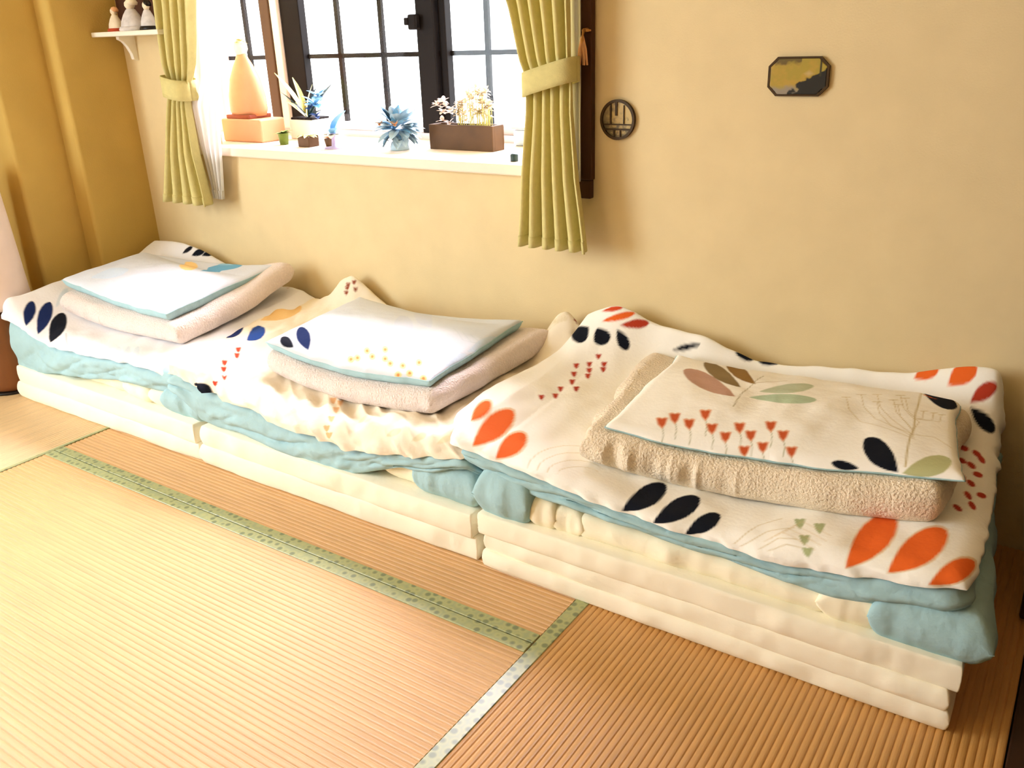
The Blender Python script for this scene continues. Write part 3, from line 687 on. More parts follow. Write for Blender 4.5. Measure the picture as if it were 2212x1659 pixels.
# floor: boards below, tatami mats as pieces of it
fl = MB().box((-3.7, -4.4, -0.06), (1.45, 0.0, -0.03)).build('floor', M['track'], kind='structure')
def tatami(x0, x1, y0, y1, along, borders, m=None):
    """ribs run along the mat's long side; borders: list of (x0,x1,y0,y1)"""
    b = bmesh.new(); pitch = 0.0135; gap = 0.0012
    x0 += gap; x1 -= gap; y0 += gap; y1 -= gap
    a0, a1 = (y0, y1) if along == 'x' else (x0, x1)
    n = int(round((a1 - a0) / pitch)); p = (a1 - a0) / n
    prof = [(0.0, -0.0022), (0.16, -0.0006), (0.35, 0.0), (0.65, 0.0), (0.84, -0.0006)]
    line = [(a0, -0.028)]
    for k in range(n):
        for t, z in prof: line.append((a0 + (k + t) * p, z))
    line += [(a1, -0.0022), (a1, -0.028)]
    lo, hi = (x0, x1) if along == 'x' else (y0, y1)
    def V(s, t, z): return b.verts.new((t, s, z) if along == 'x' else (s, t, z))
    A = [V(s, lo, z) for s, z in line]; B = [V(s, hi, z) for s, z in line]
    for k in range(len(line) - 1): b.faces.new((A[k], A[k + 1], B[k + 1], B[k]))
    b.faces.new(A); b.faces.new(B)
    bmesh.ops.recalc_face_normals(b, faces=b.faces)
    me = bpy.data.meshes.new('tatami_mat'); b.to_mesh(me); b.free()
    o = link('tatami_mat', me, M[m or ('rush_x' if along == 'x' else 'rush_y')], fl)
    for bx in borders:
        MB().box((bx[0], bx[2], -0.02), (bx[1], bx[3], 0.0022), 0.0012, 1).build('cloth_border', M['border'], o)
    return o
SY, AX, BXX = -0.888, -2.585, -0.79
HB = 0.031
tatami(AX, BXX - 0.016, SY, -0.005, 'x', [(AX + .001, BXX - 0.0175, SY + .0015, SY + HB)])
tatami(AX, BXX - 0.016, SY - 0.88, SY, 'x', [(AX + .001, BXX - 0.0175, SY - HB, SY - .0015), (AX + .001, BXX - 0.0175, SY - 0.879, SY - 0.85)])
tatami(BXX - 0.016, 0.035, SY - 0.88, -0.005, 'y', [(BXX - 0.0148, BXX + 0.017, SY - 0.878, -0.006)])
tatami(-3.46, AX, SY - 0.88, -0.005, 'y', [(-3.459, -3.43, SY - 0.878, -0.006), (AX - 0.014, AX - 0.001, SY - 0.878, -0.006)], 'rush_y_new')
tatami(-2.585, -0.805, SY - 1.76, SY - 0.88, 'x', [(-2.584, -0.806, SY - 1.758, SY - 1.73)])
tatami(-0.805, 0.035, SY - 2.64, SY - 0.88, 'y', [(-0.804, -0.775, SY - 2.638, SY - 0.882)])
# sliding door track and dark board floor of the next space on the right
b = MB().box((0.037, -4.4, -0.028), (0.115, -0.33, 0.004), 0.003)
b.box((0.125, -4.4, -0.028), (0.20, -0.33, 0.004), 0.003)
b.build('trim_1', M['track'], kind='structure')
# bay sill
MB().box((-2.80, -0.022, 0.788), (-1.19, 0.05, 0.82), 0.005).box((BX0, 0.05, 0.788), (BX1, BY, 0.82)).build('trim_2', M['sill'], kind='structure')
# brown casing strip right of the opening
b = MB().box((-1.222, -0.022, 0.79), (-1.150, 0.0, 2.04), 0.003).box((-1.222, -0.020, 0.74), (-1.154, 0.0, 0.79), 0.003)
b.build('trim_3', M['darkwood'], kind='structure')
b = MB().box((-2.80, -0.020, 0.82), (-2.752, 0.0, 2.04), 0.003)
b.build('trim_4', M['sill'], kind='structure')

# window: frame, sashes with bars, panes
win = empty('window_1', (-2.0, 0.42, 0.82), kind='structure')
yg = 0.42
b = MB().box((BX0, yg - 0.02, 0.82), (BX1, yg + 0.03, 0.842)).box((BX0, yg - 0.02, 1.94), (BX1, yg + 0.03, OZ1))
b.box((BX0, yg - 0.02, 0.82), (BX0 + 0.04, yg + 0.03, OZ1)).box((BX1 - 0.04, yg - 0.02, 0.82), (BX1, yg + 0.03, OZ1))
b.build('window_frame', M['rail'], win)
MB().box((-2.835, yg - 0.035, 0.842), (-2.782, yg + 0.03, 1.94), 0.004).build('window_post', M['frame_brown'], win)
tag(MB().box((-2.780, yg - 0.030, 0.842), (-2.742, yg + 0.03, 1.94), 0.003).build('window_post', M['sill'], win), 'beige strip of the window post')
def sash(x0, x1, stiles, y, bars, hb=(1.106, 1.40, 1.69), m='frame_black'):
    s = MB()
    for a, c in stiles: s.box((a, y - 0.018, 0.842), (c, y + 0.018, 1.94), 0.003)
    s.box((x0, y - 0.016, 1.90), (x1, y + 0.016, 1.94), 0.002)
    so = s.build('sash', M[m], win)
    MB().box((x0, y - 0.016, 0.842), (x1, y + 0.016, 0.872), 0.002).build('bottom_rail', M['rail'], so)
    MB().box((x0, y - 0.002, 0.86), (x1, y + 0.002, 1.91)).build('pane', M['glass'], so)
    for x in bars: MB().box((x - 0.009, y + 0.006, 0.872), (x + 0.009, y + 0.02, 1.90)).build('muntin', M['frame_black'], so)
    for z in hb: MB().box((x0, y + 0.006, z - 0.008), (x1, y + 0.0195, z + 0.008)).build('muntin', M['frame_black'], so)
    return so
sash(-3.10, -2.80, [], yg, [-2.975], m='frame_black')
s2 = sash(-2.745, -1.99, [(-2.738, -2.637), (-2.072, -1.995)], yg + 0.0, [-2.469, -2.256])
sash(-1.985, -1.06, [(-1.992, -1.962), (-1.11, -1.06)], yg + 0.022, [-1.809, -1.59, -1.37])
MB().box((-2.088, yg - 0.045, 1.185), (-2.05, yg - 0.02, 1.235), 0.006).box((-2.10, yg - 0.05, 1.20), (-2.082, yg - 0.03, 1.225), 0.004).build('crescent_latch', M['frame_black'], s2)
settle_list = [win]

# ------------------------------------------------------------ curtains
def lerp_rows(rows, z, k):
    zs = [r[0] for r in rows][::-1]; vs = [r[k] for r in rows][::-1]
    return np.interp(z, zs, vs)
def curtain(name, rows, npl, y0, m, amp, label, cat, group=None, skew=0.0, tie=None, seed=0, thick=0.0025):
    """rows: (z, x0, x1, amp factor) from the top down"""
    root = empty(name, ((rows[-1][1] + rows[-1][2]) / 2, y0, rows[-1][0]), label, cat, group)
    nz, nx = 90, npl * 16 + 1
    z = np.linspace(rows[-1][0], rows[0][0], nz)[None, :].repeat(nx, 0)
    t = np.linspace(0, 1, nx)[:, None].repeat(nz, 1)
    x0 = lerp_rows(rows, z, 1); x1 = lerp_rows(rows, z, 2); af = lerp_rows(rows, z, 3)
    tt = t + 0.035 * np.sin(2 * np.pi * t * 1.7 + z * 2.0 + seed) * t * (1 - t) * 4
    ph = 2 * np.pi * npl * tt
    x = x0 + (x1 - x0) * (tt + 0.30 / npl / 2 * np.sin(2 * ph) / 2)
    y = y0 - amp * af * (np.cos(ph) * 0.5 + 0.5) ** 0.8 + 0.004 * vnoise(x * 30, z * 4, seed)
    P = np.stack([x, y, z], -1)
    me = grid_mesh('drape', P)
    o = link('drape', me, m, root, True)
    sm = o.modifiers.new('thick', 'SOLIDIFY'); sm.thickness = thick; sm.offset = 0
    # stitched hem
    zb = rows[-1][0]
    k = 3
    P2 = P[:, :k].copy(); P2[..., 1] -= 0.002; P2[..., 2] -= 0.001
    h = link('hem', grid_mesh('hem', P2), m, root, True)
    sm = h.modifiers.new('thick', 'SOLIDIFY'); sm.thickness = 0.003; sm.offset = 0
    if tie:
        (xa, za), (xb, zb_), hgt = tie
        nn = 48; rows_ = []
        for i in range(nn):
            a = 2 * math.pi * i / nn
            cx = (xa + xb) / 2 + (xb - xa) / 2 * math.copysign(abs(math.cos(a)) ** 0.6, math.cos(a))
            cy = y0 - amp * 0.28 + (amp * 0.75 + 0.006) * math.copysign(abs(math.sin(a)) ** 0.7, math.sin(a))
            cz = za + (zb_ - za) * (cx - xa) / (xb - xa)
            rows_.append([(cx, cy, cz - hgt / 2 + hgt * j / 4) for j in range(5)])
        rows_.append(rows_[0])
        tb = link('tieback', grid_mesh('tieback', np.array(rows_)), m, root, True)
        sm = tb.modifiers.new('thick', 'SOLIDIFY'); sm.thickness = 0.004; sm.offset = 1
    settle_list.append(root)
    return root
curtain('curtain', [(2.0, -2.80, -2.42, 1), (1.30, -2.772, -2.60, 1), (1.10, -2.806, -2.66, .8), (1.03, -2.814, -2.715, .45), (0.97, -2.83, -2.73, .6), (0.80, -2.87, -2.71, 0.9), (0.622, -2.922, -2.675, 1)],
        4, -0.062, M['curtain'], 0.056, 'short pale green pleated curtain tied back at left side of window', 'curtain',
        tie=((-2.818, 1.035), (-2.712, 1.015), 0.068), seed=1)
curtain('curtain', [(2.0, -1.62, -1.15, 1), (1.23, -1.345, -1.172, 1), (1.10, -1.322, -1.172, .8), (1.05, -1.310, -1.170, .5), (0.97, -1.308, -1.166, .7), (0.80, -1.32, -1.150, 0.9), (0.612, -1.333, -1.120, 1)],
        5, -0.065, M['curtain'], 0.045, 'short olive green pleated curtain tied back at right side of window', 'curtain',
        tie=((-1.314, 1.036), (-1.164, 1.075), 0.060), seed=3)
curtain('white_curtain_edge', [(2.0, -2.74, -2.50, 1), (1.29, -2.655, -2.50, 1), (1.04, -2.70, -2.575, .6), (0.97, -2.745, -2.60, .8), (0.83, -2.735, -2.625, 1), (0.64, -2.705, -2.655, 1)],
        4, -0.040, M['sheer'], 0.016, 'white strip standing in for the backlit edge of the left green curtain', 'curtain', seed=2, thick=0.0012)  # white cloth strip in place of the green curtain's bright backlit edge
curtain('white_curtain_edge', [(2.0, -1.222, -1.170, 1), (1.04, -1.215, -1.170, .6), (0.79, -1.215, -1.172, 1)],
        2, -0.030, M['sheer'], 0.014, 'narrow white sheer curtain edge between right green curtain and brown casing', 'curtain', seed=4, thick=0.0012)
# tie hook with tassel
root = empty('tassel_hook', (-1.160, -0.024, 1.09), 'small golden orange tieback hook with tassel on the brown casing', 'curtain hook')
MB().tube([(-1.160, -0.022, 1.165), (-1.160, -0.042, 1.165), (-1.162, -0.050, 1.145), (-1.162, -0.045, 1.125)], 0.005).lathe([(0.0, 0), (.012, .002), (.012, .006), (0, .008)], (-1.160, -0.030, 1.160), 12).build('hook', M['brass'], root, True)
t = MB()
for k in range(7):
    a = k * 0.9; t.tube([(-1.162, -0.046, 1.15), (-1.162 + .008 * math.cos(a), -0.046 + .006 * math.sin(a), 1.12), (-1.162 + .014 * math.cos(a), -0.046 + .008 * math.sin(a), 1.082)], [.004, .004, .002], 5)
t.build('tassel', M['orange'], root, True); settle_list.append(root)

# ------------------------------------------------------------ wall shelf with its ornaments
root = empty('wall_shelf', (-2.96, 0, 1.20), 'small white corner shelf on bracket left of window', 'shelf')
MB().box((-3.162, -0.125, 1.200), (-2.77, 0.0, 1.216), 0.003).build('board', M['white'], root)
for x in (-3.095, -2.83):
    pts = [(0, 1.200), (-0.066, 1.200), (-0.066, 1.190), (-0.050, 1.182), (-0.035, 1.165), (-0.022, 1.140), (-0.018, 1.120), (0, 1.116)]
    MB().prism(pts, 0, x - 0.009, x + 0.009, 0.001).build('bracket', M['white'], root)
settle_list.append(root)
tag(MB().box((-3.135, -0.022, 1.216), (-2.82, -0.004, 1.37), 0.003).build('dark_panel', M['darkwood']), 'flat dark brown panel behind the shelf ornaments', 'board')  # flat dark panel that darkens the area behind the ornaments
def doll(x, y, z, body, h, w, robe, hair, label, lean=0):
    root = empty('shelf_ornament', (x, y, z), label, 'figurine')
    MB().lathe([(0, 0), (w * .5, 0.0), (w * .52, h * .06), (w * .46, h * .3), (w * .34, h * .5), (w * .2, h * .66), (w * .12, h * .70), (0, h * .71)], (x, y, z), 20, 1, 0.75).build('robe', body, root, True)
    MB().lathe([(0, 0), (w * .54, 0), (w * .56, h * .05), (w * .5, h * .14), (0, h * .15)], (x, y - .002, z), 20, 1, 0.8).build('skirt_hem', robe, root, True)
    MB().lathe([(0, h * .66), (w * .13, h * .69), (w * .19, h * .79), (w * .18, h * .88), (w * .1, h * .96), (0, h * .98)], (x, y, z), 16).build('head', M['cream'], root, True)
    MB().lathe([(w * .20, h * .80), (w * .23, h * .88), (w * .15, h * .99), (0, h * 1.02)], (x + w * .03, y + w * .06, z), 16).build('hair', hair, root, True)
    settle_list.append(root)
doll(-3.075, -0.075, 1.216, M['cream'], 0.082, 0.062, M['redcloth'], M['orange'], 'small white and red cone shaped figurine, left of the two on shelf')
doll(-2.965, -0.08, 1.216, M['greycloth'], 0.104, 0.098, M['greycloth'], M['cream'], 'grey and white robed figurine, taller middle piece on corner shelf')
doll(-2.887, -0.07, 1.216, M['greycloth'], 0.096, 0.066, M['blackhair'], M['blackhair'], 'black haired grey robed figurine nearest the curtain on corner shelf')

# ------------------------------------------------------------ wall plaques
def plaque_pic(name, outline_fn, cx, cz, wx, wz, y, painter, parent):
    n = 60
    A, B = np.meshgrid(np.linspace(-1, 1, n), np.linspace(-1, 1, n), indexing='ij')
    X, Z = outline_fn(A, B)
    P = np.stack([cx + X * wx / 2, y + 0 * X, cz + Z * wz / 2], -1)
    me = grid_mesh(name, P, color=painter(X, Z))
    o = link(name, me, M['plaque_print'], parent, False)
    s = o.modifiers.new('thick', 'SOLIDIFY'); s.thickness = 0.002; s.offset = 1
    return o
M['plaque_print'] = mat('plaque_enamel', (255, 255, 255), rough=0.35, attr='print', spec=0.5)
root = empty('octagonal_plaque', (-0.6255, 0, 1.051), 'small octagonal wall plaque with gold and black picture, right of window', 'plaque')
W2, H2, c = 0.0685, 0.0425, 0.020
octo = [(-W2 + c, -H2), (W2 - c, -H2), (W2, -H2 + c), (W2, H2 - c), (W2 - c, H2), (-W2 + c, H2), (-W2, H2 - c), (-W2, -H2 + c)]
def ring_prism(outer, inner, y0, y1, cx, cz):
    m_ = MB(); bm = m_.bm; n = len(outer); L_ = []
    for pts, y in ((outer, y0), (outer, y1), (inner, y1), (inner, y0)):
        L_.append([bm.verts.new((cx + p[0], y, cz + p[1])) for p in pts])
    for a, b_ in zip(L_, L_[1:] + L_[:1]):
        for k in range(n): bm.faces.new((a[k], a[(k + 1) % n], b_[(k + 1) % n], b_[k]))
    return m_
ring_prism(octo, [(p[0] * .93, p[1] * .90) for p in octo], 0, -0.009, -0.6255, 1.051).build('rim', M['bronze'], root)
def octmap(A, B):
    lim = 1.0
    X = A * 0.93; Zm = B * 0.90
    cut = np.clip(1 - np.maximum(0, np.abs(A) * W2 + np.abs(B) * H2 - (W2 + H2 - c)) / (np.abs(A) * W2 + np.abs(B) * H2 + 1e-9), 0, 1)
    return X * cut, Zm * cut
def octpaint(X, Z):
    c0 = np.array(lin((168, 146, 52))); col = np.tile(c0, X.shape + (1,))
    def mixc(mask, rgb):
        nonlocal col
        col = col * (1 - mask[..., None]) + np.array(lin(rgb)) * mask[..., None]
    nz = fbm(X * 4 + 3, Z * 3, 11)
    mixc(np.clip(0.5 + nz, 0, 1) * .6, (190, 150, 60))
    mixc(np.clip((Z - .55 + .2 * nz) * 5, 0, 1) * (X < .1) * .8, (70, 56, 30))
    mixc(np.clip((-.45 - Z + .1 * nz) * 6, 0, 1), (150, 138, 120))
    mixc(np.clip(((X - .15) * 1.3 - Z * 1.2 - .35 + .25 * nz) * 8, 0, 1), (14, 15, 16))
    mixc(np.clip(.22 - np.abs(X - .35) - np.abs(Z - .15), 0, .2) * 5 * .8, (200, 170, 120))
    mixc((np.abs(X - .72) < .03) * 1.0 * (Z > 0), (50, 44, 20))
    return col
plaque_pic('picture', octmap, -0.6255, 1.051, 2 * W2, 2 * H2, -0.006, octpaint, root)
MB().prism([(-0.6255 + p[0] * .95, 1.051 + p[1] * .93) for p in octo], 1, -0.004, 0.0).build('back_plate', M['bronze'], root)
settle_list.append(root)

root = empty('round_plaque', (-1.0815, 0, 0.947), 'small round openwork plaque with dark rim between curtain and octagonal plaque', 'plaque')
R = 0.0495
circ = lambda r: [(r * math.cos(2 * math.pi * k / 40), r * 1.02 * math.sin(2 * math.pi * k / 40)) for k in range(40)]
ring_prism(circ(R), circ(R * .87), 0, -0.010, -1.0815, 0.947).build('rim', M['bronze'], root)
def circmap(A, B):
    r = np.maximum(np.abs(A), np.abs(B)); nn = np.sqrt(A ** 2 + B ** 2) + 1e-9
    return A / nn * r * .93, B / nn * r * .93
def roundpaint(X, Z):
    nz = fbm(X * 5, Z * 6, 31)
    col = np.tile(np.array(lin((206, 180, 116))), X.shape + (1,))
    k = np.clip(-X * 1.6 + .1 + nz * .6, 0, 1)[..., None]
    col = col * (1 - k) + np.array(lin((132, 116, 84))) * k
    k = (np.clip(-Z * 2.5 - .6 + nz, 0, 1) * .8)[..., None]
    return col * (1 - k) + np.array(lin((92, 80, 50))) * k
plaque_pic('backing', circmap, -1.0815, 0.947, 2 * R, 2 * R, -0.003, roundpaint, root)
cx, cz = -1.0815, 0.947
for x, z0, z1, ww in ((-0.020, -0.012, 0.038, .0022), (-0.004, 0.010, 0.044, .003), (0.018, -0.010, 0.036, .0012), (0.008, -.044, -.024, .0015), (-0.010, -.042, -.024, .0022)):
    MB().box((cx + x - ww, -0.008, cz + z0), (cx + x + ww, -0.003, cz + z1)).build('bar', M['bronze'], root)
for z, hw, ww in ((-0.012, 0.043, .0016), (-0.024, 0.041, .0022)):
    MB().box((cx - hw, -0.0085, cz + z - ww), (cx + hw, -0.003, cz + z + ww)).build('bar', M['bronze'], root)
settle_list.append(root)
# ------------------------------------------------------------ bedding
def both(top, bot):
    """closed mesh data arrays: top and bottom sheet in one mesh"""
    b = bmesh.new()
    for k, P in enumerate((top, bot)):
        n, m = P.shape[:2]
        vs = [[b.verts.new(P[i, j]) for j in range(m)] for i in range(n)]
        for i in range(n - 1):
            for j in range(m - 1):
                q = (vs[i][j], vs[i + 1][j], vs[i + 1][j + 1], vs[i][j + 1])
                b.faces.new(q if k == 0 else q[::-1])
    bmesh.ops.remove_doubles(b, verts=b.verts, dist=1e-5)
    return b
def closed(name, m, parent, *a, **k):
    top, bot, ST = slab(*a, **k)
    b = both(top, bot); me = bpy.data.meshes.new(name); b.to_mesh(me); b.free()
    return link(name, me, m, parent, True)

def mattress(x0, x1, yf, zs, label, seed, group):
    root = empty('folded_mattress', ((x0 + x1) / 2, -0.34, 0), label, 'mattress', group)
    n = len(zs) - 1
    for k in range(n):
        z0, z1 = zs[k], zs[k + 1]
        dx = [0.0, 0.008, -0.004][k % 3]
        Q = [(x0 + dx, yf + dx * .7), (x1 - dx, yf - dx * .4), (x1 - dx * .5 - (0.07 if x1 > -.1 else 0), -0.02), (x0 + dx, -0.02)]
        closed('mattress_fold', M['mattress'], root, Q, lambda x, y, z0=z0: z0 - (0.003 if z0 > 0 else 0) + 0.0 * x,
               lambda x, y, z1=z1: z1(x) if callable(z1) else z1 + 0 * x, r=0.008, nm=(90, 14), ne=7, squash=0.25, wob=0.004, wsc=7, seed=seed + k,
               side_disp=lambda x, y, s=seed + k: 0.0035 * fbm(x * 14, y * 14, s))
    settle_list.append(root)
    return root
GM = None
mattress(-3.140, -2.104, -0.702, [0.0, 0.060, 0.120], 'cream folded mattress at the bottom of the far left bedding pile', 1, GM)
mattress(-2.100, -1.074, -0.708, [0.0, 0.062, 0.124], 'cream folded mattress at the bottom of the middle bedding pile', 5, GM)
mattress(-1.068, -0.050, -0.716, [0.0, 0.045, 0.090, 0.142], 'cream threefold mattress at the bottom of the right bedding pile', 9, GM)

def under_quilt(parts, label, seed, loc):
    """parts: (kind, x0, x1, y0, z0, z1, r)"""
    root = empty('folded_quilt', loc, label, 'quilt')
    for kind, x0, x1, yf, z0, z1, r in parts:
        nm, mt = ('cover_end', M['blue']) if kind == 'b' else ('quilt_fold', M['pad'])
        Q = [(x0, yf), (x1, yf), (x1 - (0.075 if x1 > -.05 else 0), -0.04), (x0, -0.04)]
        wide = x1 - x0
        closed(nm, mt, root, Q, cf(z0), cf(z1), r=min(r, wide * .45), nm=(max(8, int(wide * 90)), 16), ne=8, wob=0.006, wsc=10, seed=seed,
               side_disp=lambda x, y, s=seed: 0.006 * fbm(x * 18 + 2, y * 12, s), squash=0.3)
        seed += 1
    settle_list.append(root)
under_quilt([('c', -3.10, -2.30, -0.655, 0.115, 0.20, .035), ('c', -2.52, -2.36, -0.668, 0.115, 0.185, .035), ('c', -2.37, -2.26, -0.672, 0.115, 0.19, .035), ('b', -2.275, -2.085, -0.690, 0.112, 0.215, .045)],
            'cream and pale blue quilt folded on the far left mattress', 20, (-2.6, -0.34, 0.118))
under_quilt([('b', -2.11, -1.93, -0.665, 0.120, 0.215, .04), ('c', -1.96, -1.36, -0.655, 0.120, 0.20, .035), ('c', -1.39, -1.27, -0.668, 0.121, 0.20, .04), ('b', -1.285, -1.078, -0.694, 0.118, 0.225, .045)],
            'cream quilt with blue cover ends folded on the middle mattress', 30, (-1.6, -0.34, 0.122))
under_quilt([('b', -1.078, -0.925, -0.715, 0.118, 0.262, .055), ('c', -0.945, -0.865, -0.700, 0.130, 0.215, .04), ('c', -0.885, -0.80, -0.694, 0.130, 0.205, .04),
             ('c', -0.83, -0.285, -0.690, 0.133, 0.20, .035), ('c', -0.30, -0.195, -0.698, 0.134, 0.215, .035), ('b', -0.215, -0.012, -0.706, 0.128, 0.235, .045)],
            'cream quilt with blue green cover ends folded on the right mattress', 40, (-0.55, -0.34, 0.136))

def duvet(Q, ztop, ze, zb, r, prints, base, label, seed, wr, res=(300, 190), extra=None, fx=None, bulge=0.010, sides=(0, 0), bow=0.0, name='printed_duvet'):
    root = empty(name, tuple(np.mean(np.array(Q), 0)) + (float(ztop(np.array(np.mean(Q, 0)[0]), np.array(np.mean(Q, 0)[1]))) - .08,), label, 'duvet')
    Lx = np.linalg.norm(np.subtract(Q[1], Q[0])); Ly = np.linalg.norm(np.subtract(Q[3], Q[0]))
    ne = 26
    pa, ga, sa = edge_axis(res[0], ne, r / Lx, Lx, 0.07); pb, gb, sb = edge_axis(res[1], ne, r / Ly, Ly, 0.07)
    A, B = np.meshgrid(pa, pb, indexing='ij'); GA, GB = np.meshgrid(ga, gb, indexing='ij')
    G = np.clip(np.sqrt(GA ** 2 + GB ** 2), 0, 1)
    xy = bil(Q, A, B); x = xy[..., 0]; y = xy[..., 1]
    cx = (A - .5) * 2; cy = (B - .5) * 2
    k = 1 - 0.02 * (np.abs(cx) * np.abs(cy)) ** 8
    ctr = np.mean(np.array(Q, float), 0); x = ctr[0] + (x - ctr[0]) * k; y = ctr[1] + (y - ctr[1]) * k
    x = x - bow * np.sin(np.pi * np.clip(B, 0, 1) ** .7) * np.clip(1 - A * 2.2, 0, 1) ** 1.5
    zt = ztop(x, y) + wr(x, y)
    zl = np.minimum(ze(x, y), zt - 0.01)
    z = zt - (zt - zl) * G
    rim = np.clip(np.maximum(GA * (np.abs(cx) > .5), GB * (cy < -.5)) * 1.5, 0, 1)
    e = 0.006 * fbm(x * 13, y * 13 + z * 20, seed) + 0.004 * vnoise(x * 34 + z * 30, y * 30, seed + 3)
    if extra is not None: e = e + extra(x, y, z)
    front = np.clip((-cy - .9) * 10, 0, 1); side = np.clip((np.abs(cx) - .93) * 14, 0, 1) * np.sign(cx)
    X = x + side * e * rim; Y = np.minimum(y - front * e * rim, -0.004)
    P = np.stack([X, Y, z], -1)
    SA, SB = np.meshgrid(sa, sb, indexing='ij'); ST = np.stack([SA, SB], -1)
    me = grid_mesh('printed_cover', P, ST, paint(ST, base, prints, fx=fx))
    link('printed_cover', me, M['print'], root, True)
    # pale blue lining: hangs out below the printed cover along left, front and right
    path = []
    ins = 0.016
    q = np.array(Q, float)
    FL, FR, BR, BL = q[0] + [ins, ins], q[1] + [-ins, ins], q[2] + [-ins, -0.01], q[3] + [ins, -0.01]
    def seg(a, b_, n): return [a + (b_ - a) * t for t in np.linspace(0, 1, n, endpoint=False)]
    def arc(c, r_, a0, a1, n): return [c + r_ * np.array([math.cos(t), math.sin(t)]) for t in np.linspace(a0, a1, n, endpoint=False)]
    rc = 0.035
    path += seg(FL + [0, .25], FL + [0, rc], 24)
    if sides[0]: path = seg(BL, FL + [0, rc], 60)
    path += arc(FL + [rc, rc], rc, math.pi, 1.5 * math.pi, 14) + seg(FL + [rc, 0], FR + [-rc, 0], 340) + arc(FR + [-rc, rc], rc, 1.5 * math.pi, 2 * math.pi, 14) + seg(FR + [0, rc], BR if sides[1] else FR + [0, .25], 70)
    path = np.array(path)
    low = np.zeros(len(path))
    if not sides[0]: low = np.maximum(low, np.clip((path[:, 1] - FL[1]) / .05, 0, 1) * (path[:, 0] < (FL[0] + FR[0]) / 2))
    if not sides[1]: low = np.maximum(low, np.clip((path[:, 1] - FR[1]) / .05, 0, 1) * (path[:, 0] > (FL[0] + FR[0]) / 2))
    tg = np.gradient(path, axis=0); tg /= np.linalg.norm(tg, axis=1)[:, None]
    nrm = np.stack([tg[:, 1], -tg[:, 0]], -1)
    sl = np.concatenate([[0], np.cumsum(np.linalg.norm(np.diff(path, axis=0), axis=1))])
    nv = 22
    v = np.linspace(0, 1, nv)[None, :]; s_ = sl[:, None] + 0 * v
    zt_ = ze(path[:, 0], path[:, 1])[:, None] + 0.004 - 0.06 * low[:, None]; zb_ = zb(path[:, 0], path[:, 1])[:, None]
    zb_ = np.minimum(zb_ + 0.008 * vnoise(s_ * 9, 0 * s_, seed + 8), zt_ - 0.025)
    prof = np.sin(np.pi * np.clip(v * 0.86 + 0.10, 0, 1))
    fold = np.abs(vnoise(s_ * 8 + v * 2.6, v * 2.2 + s_ * 1.5, seed + 9)) * 0.018 + 0.006 * vnoise(s_ * 18 - v * 3, v * 3.5, seed + 10) + 0.002 * vnoise(s_ * 45 + v * 6, v * 5, seed + 12)
    off = bulge * prof + (fold - 0.006) * np.clip((v - .10) / .45, 0, 1) * np.clip(prof * 1.5, 0, 1) - .014 * np.clip(1 - v / .22, 0, 1)
    off = off - 0.05 * np.clip((v - .93) / .07, 0, 1) - 0.02 * np.clip((.06 - v) / .06, 0, 1)
    Xl = path[:, 0][:, None] + nrm[:, 0][:, None] * off; Yl = path[:, 1][:, None] + nrm[:, 1][:, None] * off
    Yl = np.minimum(Yl, -0.005)
    Zl = zt_ + (zb_ - zt_) * v
    lm = grid_mesh('lining', np.stack([Xl, Yl, Zl], -1))
    lo = link('lining', lm, M['blue'], root, True)
    sm = lo.modifiers.new('thick', 'SOLIDIFY'); sm.thickness = 0.003; sm.offset = -1
    settle_list.append(root)
    return root
def gauss(x, y, cx, cy, sx, sy): return np.exp(-((x - cx) / sx) ** 2 - ((y - cy) / sy) ** 2)
WHITE = (255, 252, 244)

Q1 = [(-3.165, -0.690), (-2.080, -0.690), (-2.115, -0.02), (-3.150, -0.02)]
Q2 = [(-2.235, -0.700), (-1.085, -0.700), (-1.115, -0.02), (-2.330, -0.02)]
Q3 = [(-1.145, -0.700), (-0.058, -0.695), (-0.088, -0.015), (-1.175, -0.02)]
vv = lambda y: np.clip((y + 0.69) / 0.67, 0, 1)
sag = lambda x, x0, x1: np.sin(np.pi * np.clip((x - x0) / (x1 - x0), 0, 1))
pl1 = lambda x, y: 0.276 + 0.066 * vv(y) - 0.018 * sag(x, -3.1, -2.35)
pl2 = lambda x, y: 0.284 + 0.025 * vv(y) - 0.040 * sag(x, -2.1, -1.27)
pl3 = lambda x, y: 0.298 + 0.016 * vv(y) - 0.042 * sag(x, -1.05, -0.12)
zt1 = lambda x, y: pl1(x, y) + 0.085 * np.exp(-((x + 3.15) / .11) ** 2) * (1 - vv(y) ** 4) + 0.150 * gauss(x, y, -2.93, 0.0, .34, .13) - 0.045 * np.clip((x + 2.30) / .12, 0, 1)
zt2 = lambda x, y: pl2(x, y) + .012 * np.clip((-2.0 - x) / .1, 0, 1) - .02 * np.clip((-2.27 - x) / .04, 0, 1) + 0.130 * gauss(x, y, -2.05, -.01, .10, .09) + 0.08 * gauss(x, y, -1.90, 0.0, .15, .06) + 0.110 * gauss(x, y, -1.215, -.04, .07, .10) + .045 * gauss(x, y, -1.5, 0.0, .3, .05)
zt3 = lambda x, y: pl3(x, y) + .022 * np.clip((-1.06 - x) / .08, 0, 1) + 0.135 * gauss(x, y, -1.06, -.03, .13, .12) + 0.115 * gauss(x, y, -.84, -.045, .16, .05) + 0.118 * gauss(x, y, -.14, -.04, .20, .075) + .110 * gauss(x, y, -.5, -.045, .26, .045)
E1 = [(-3.25, .30), (-3.09, .285), (-2.85, .238), (-2.55, .25), (-2.26, .258), (-2.05, .255)]
E2 = [(-2.26, .262), (-2.08, .250), (-1.89, .234), (-1.75, .214), (-1.47, .202), (-1.25, .235), (-1.08, .265)]
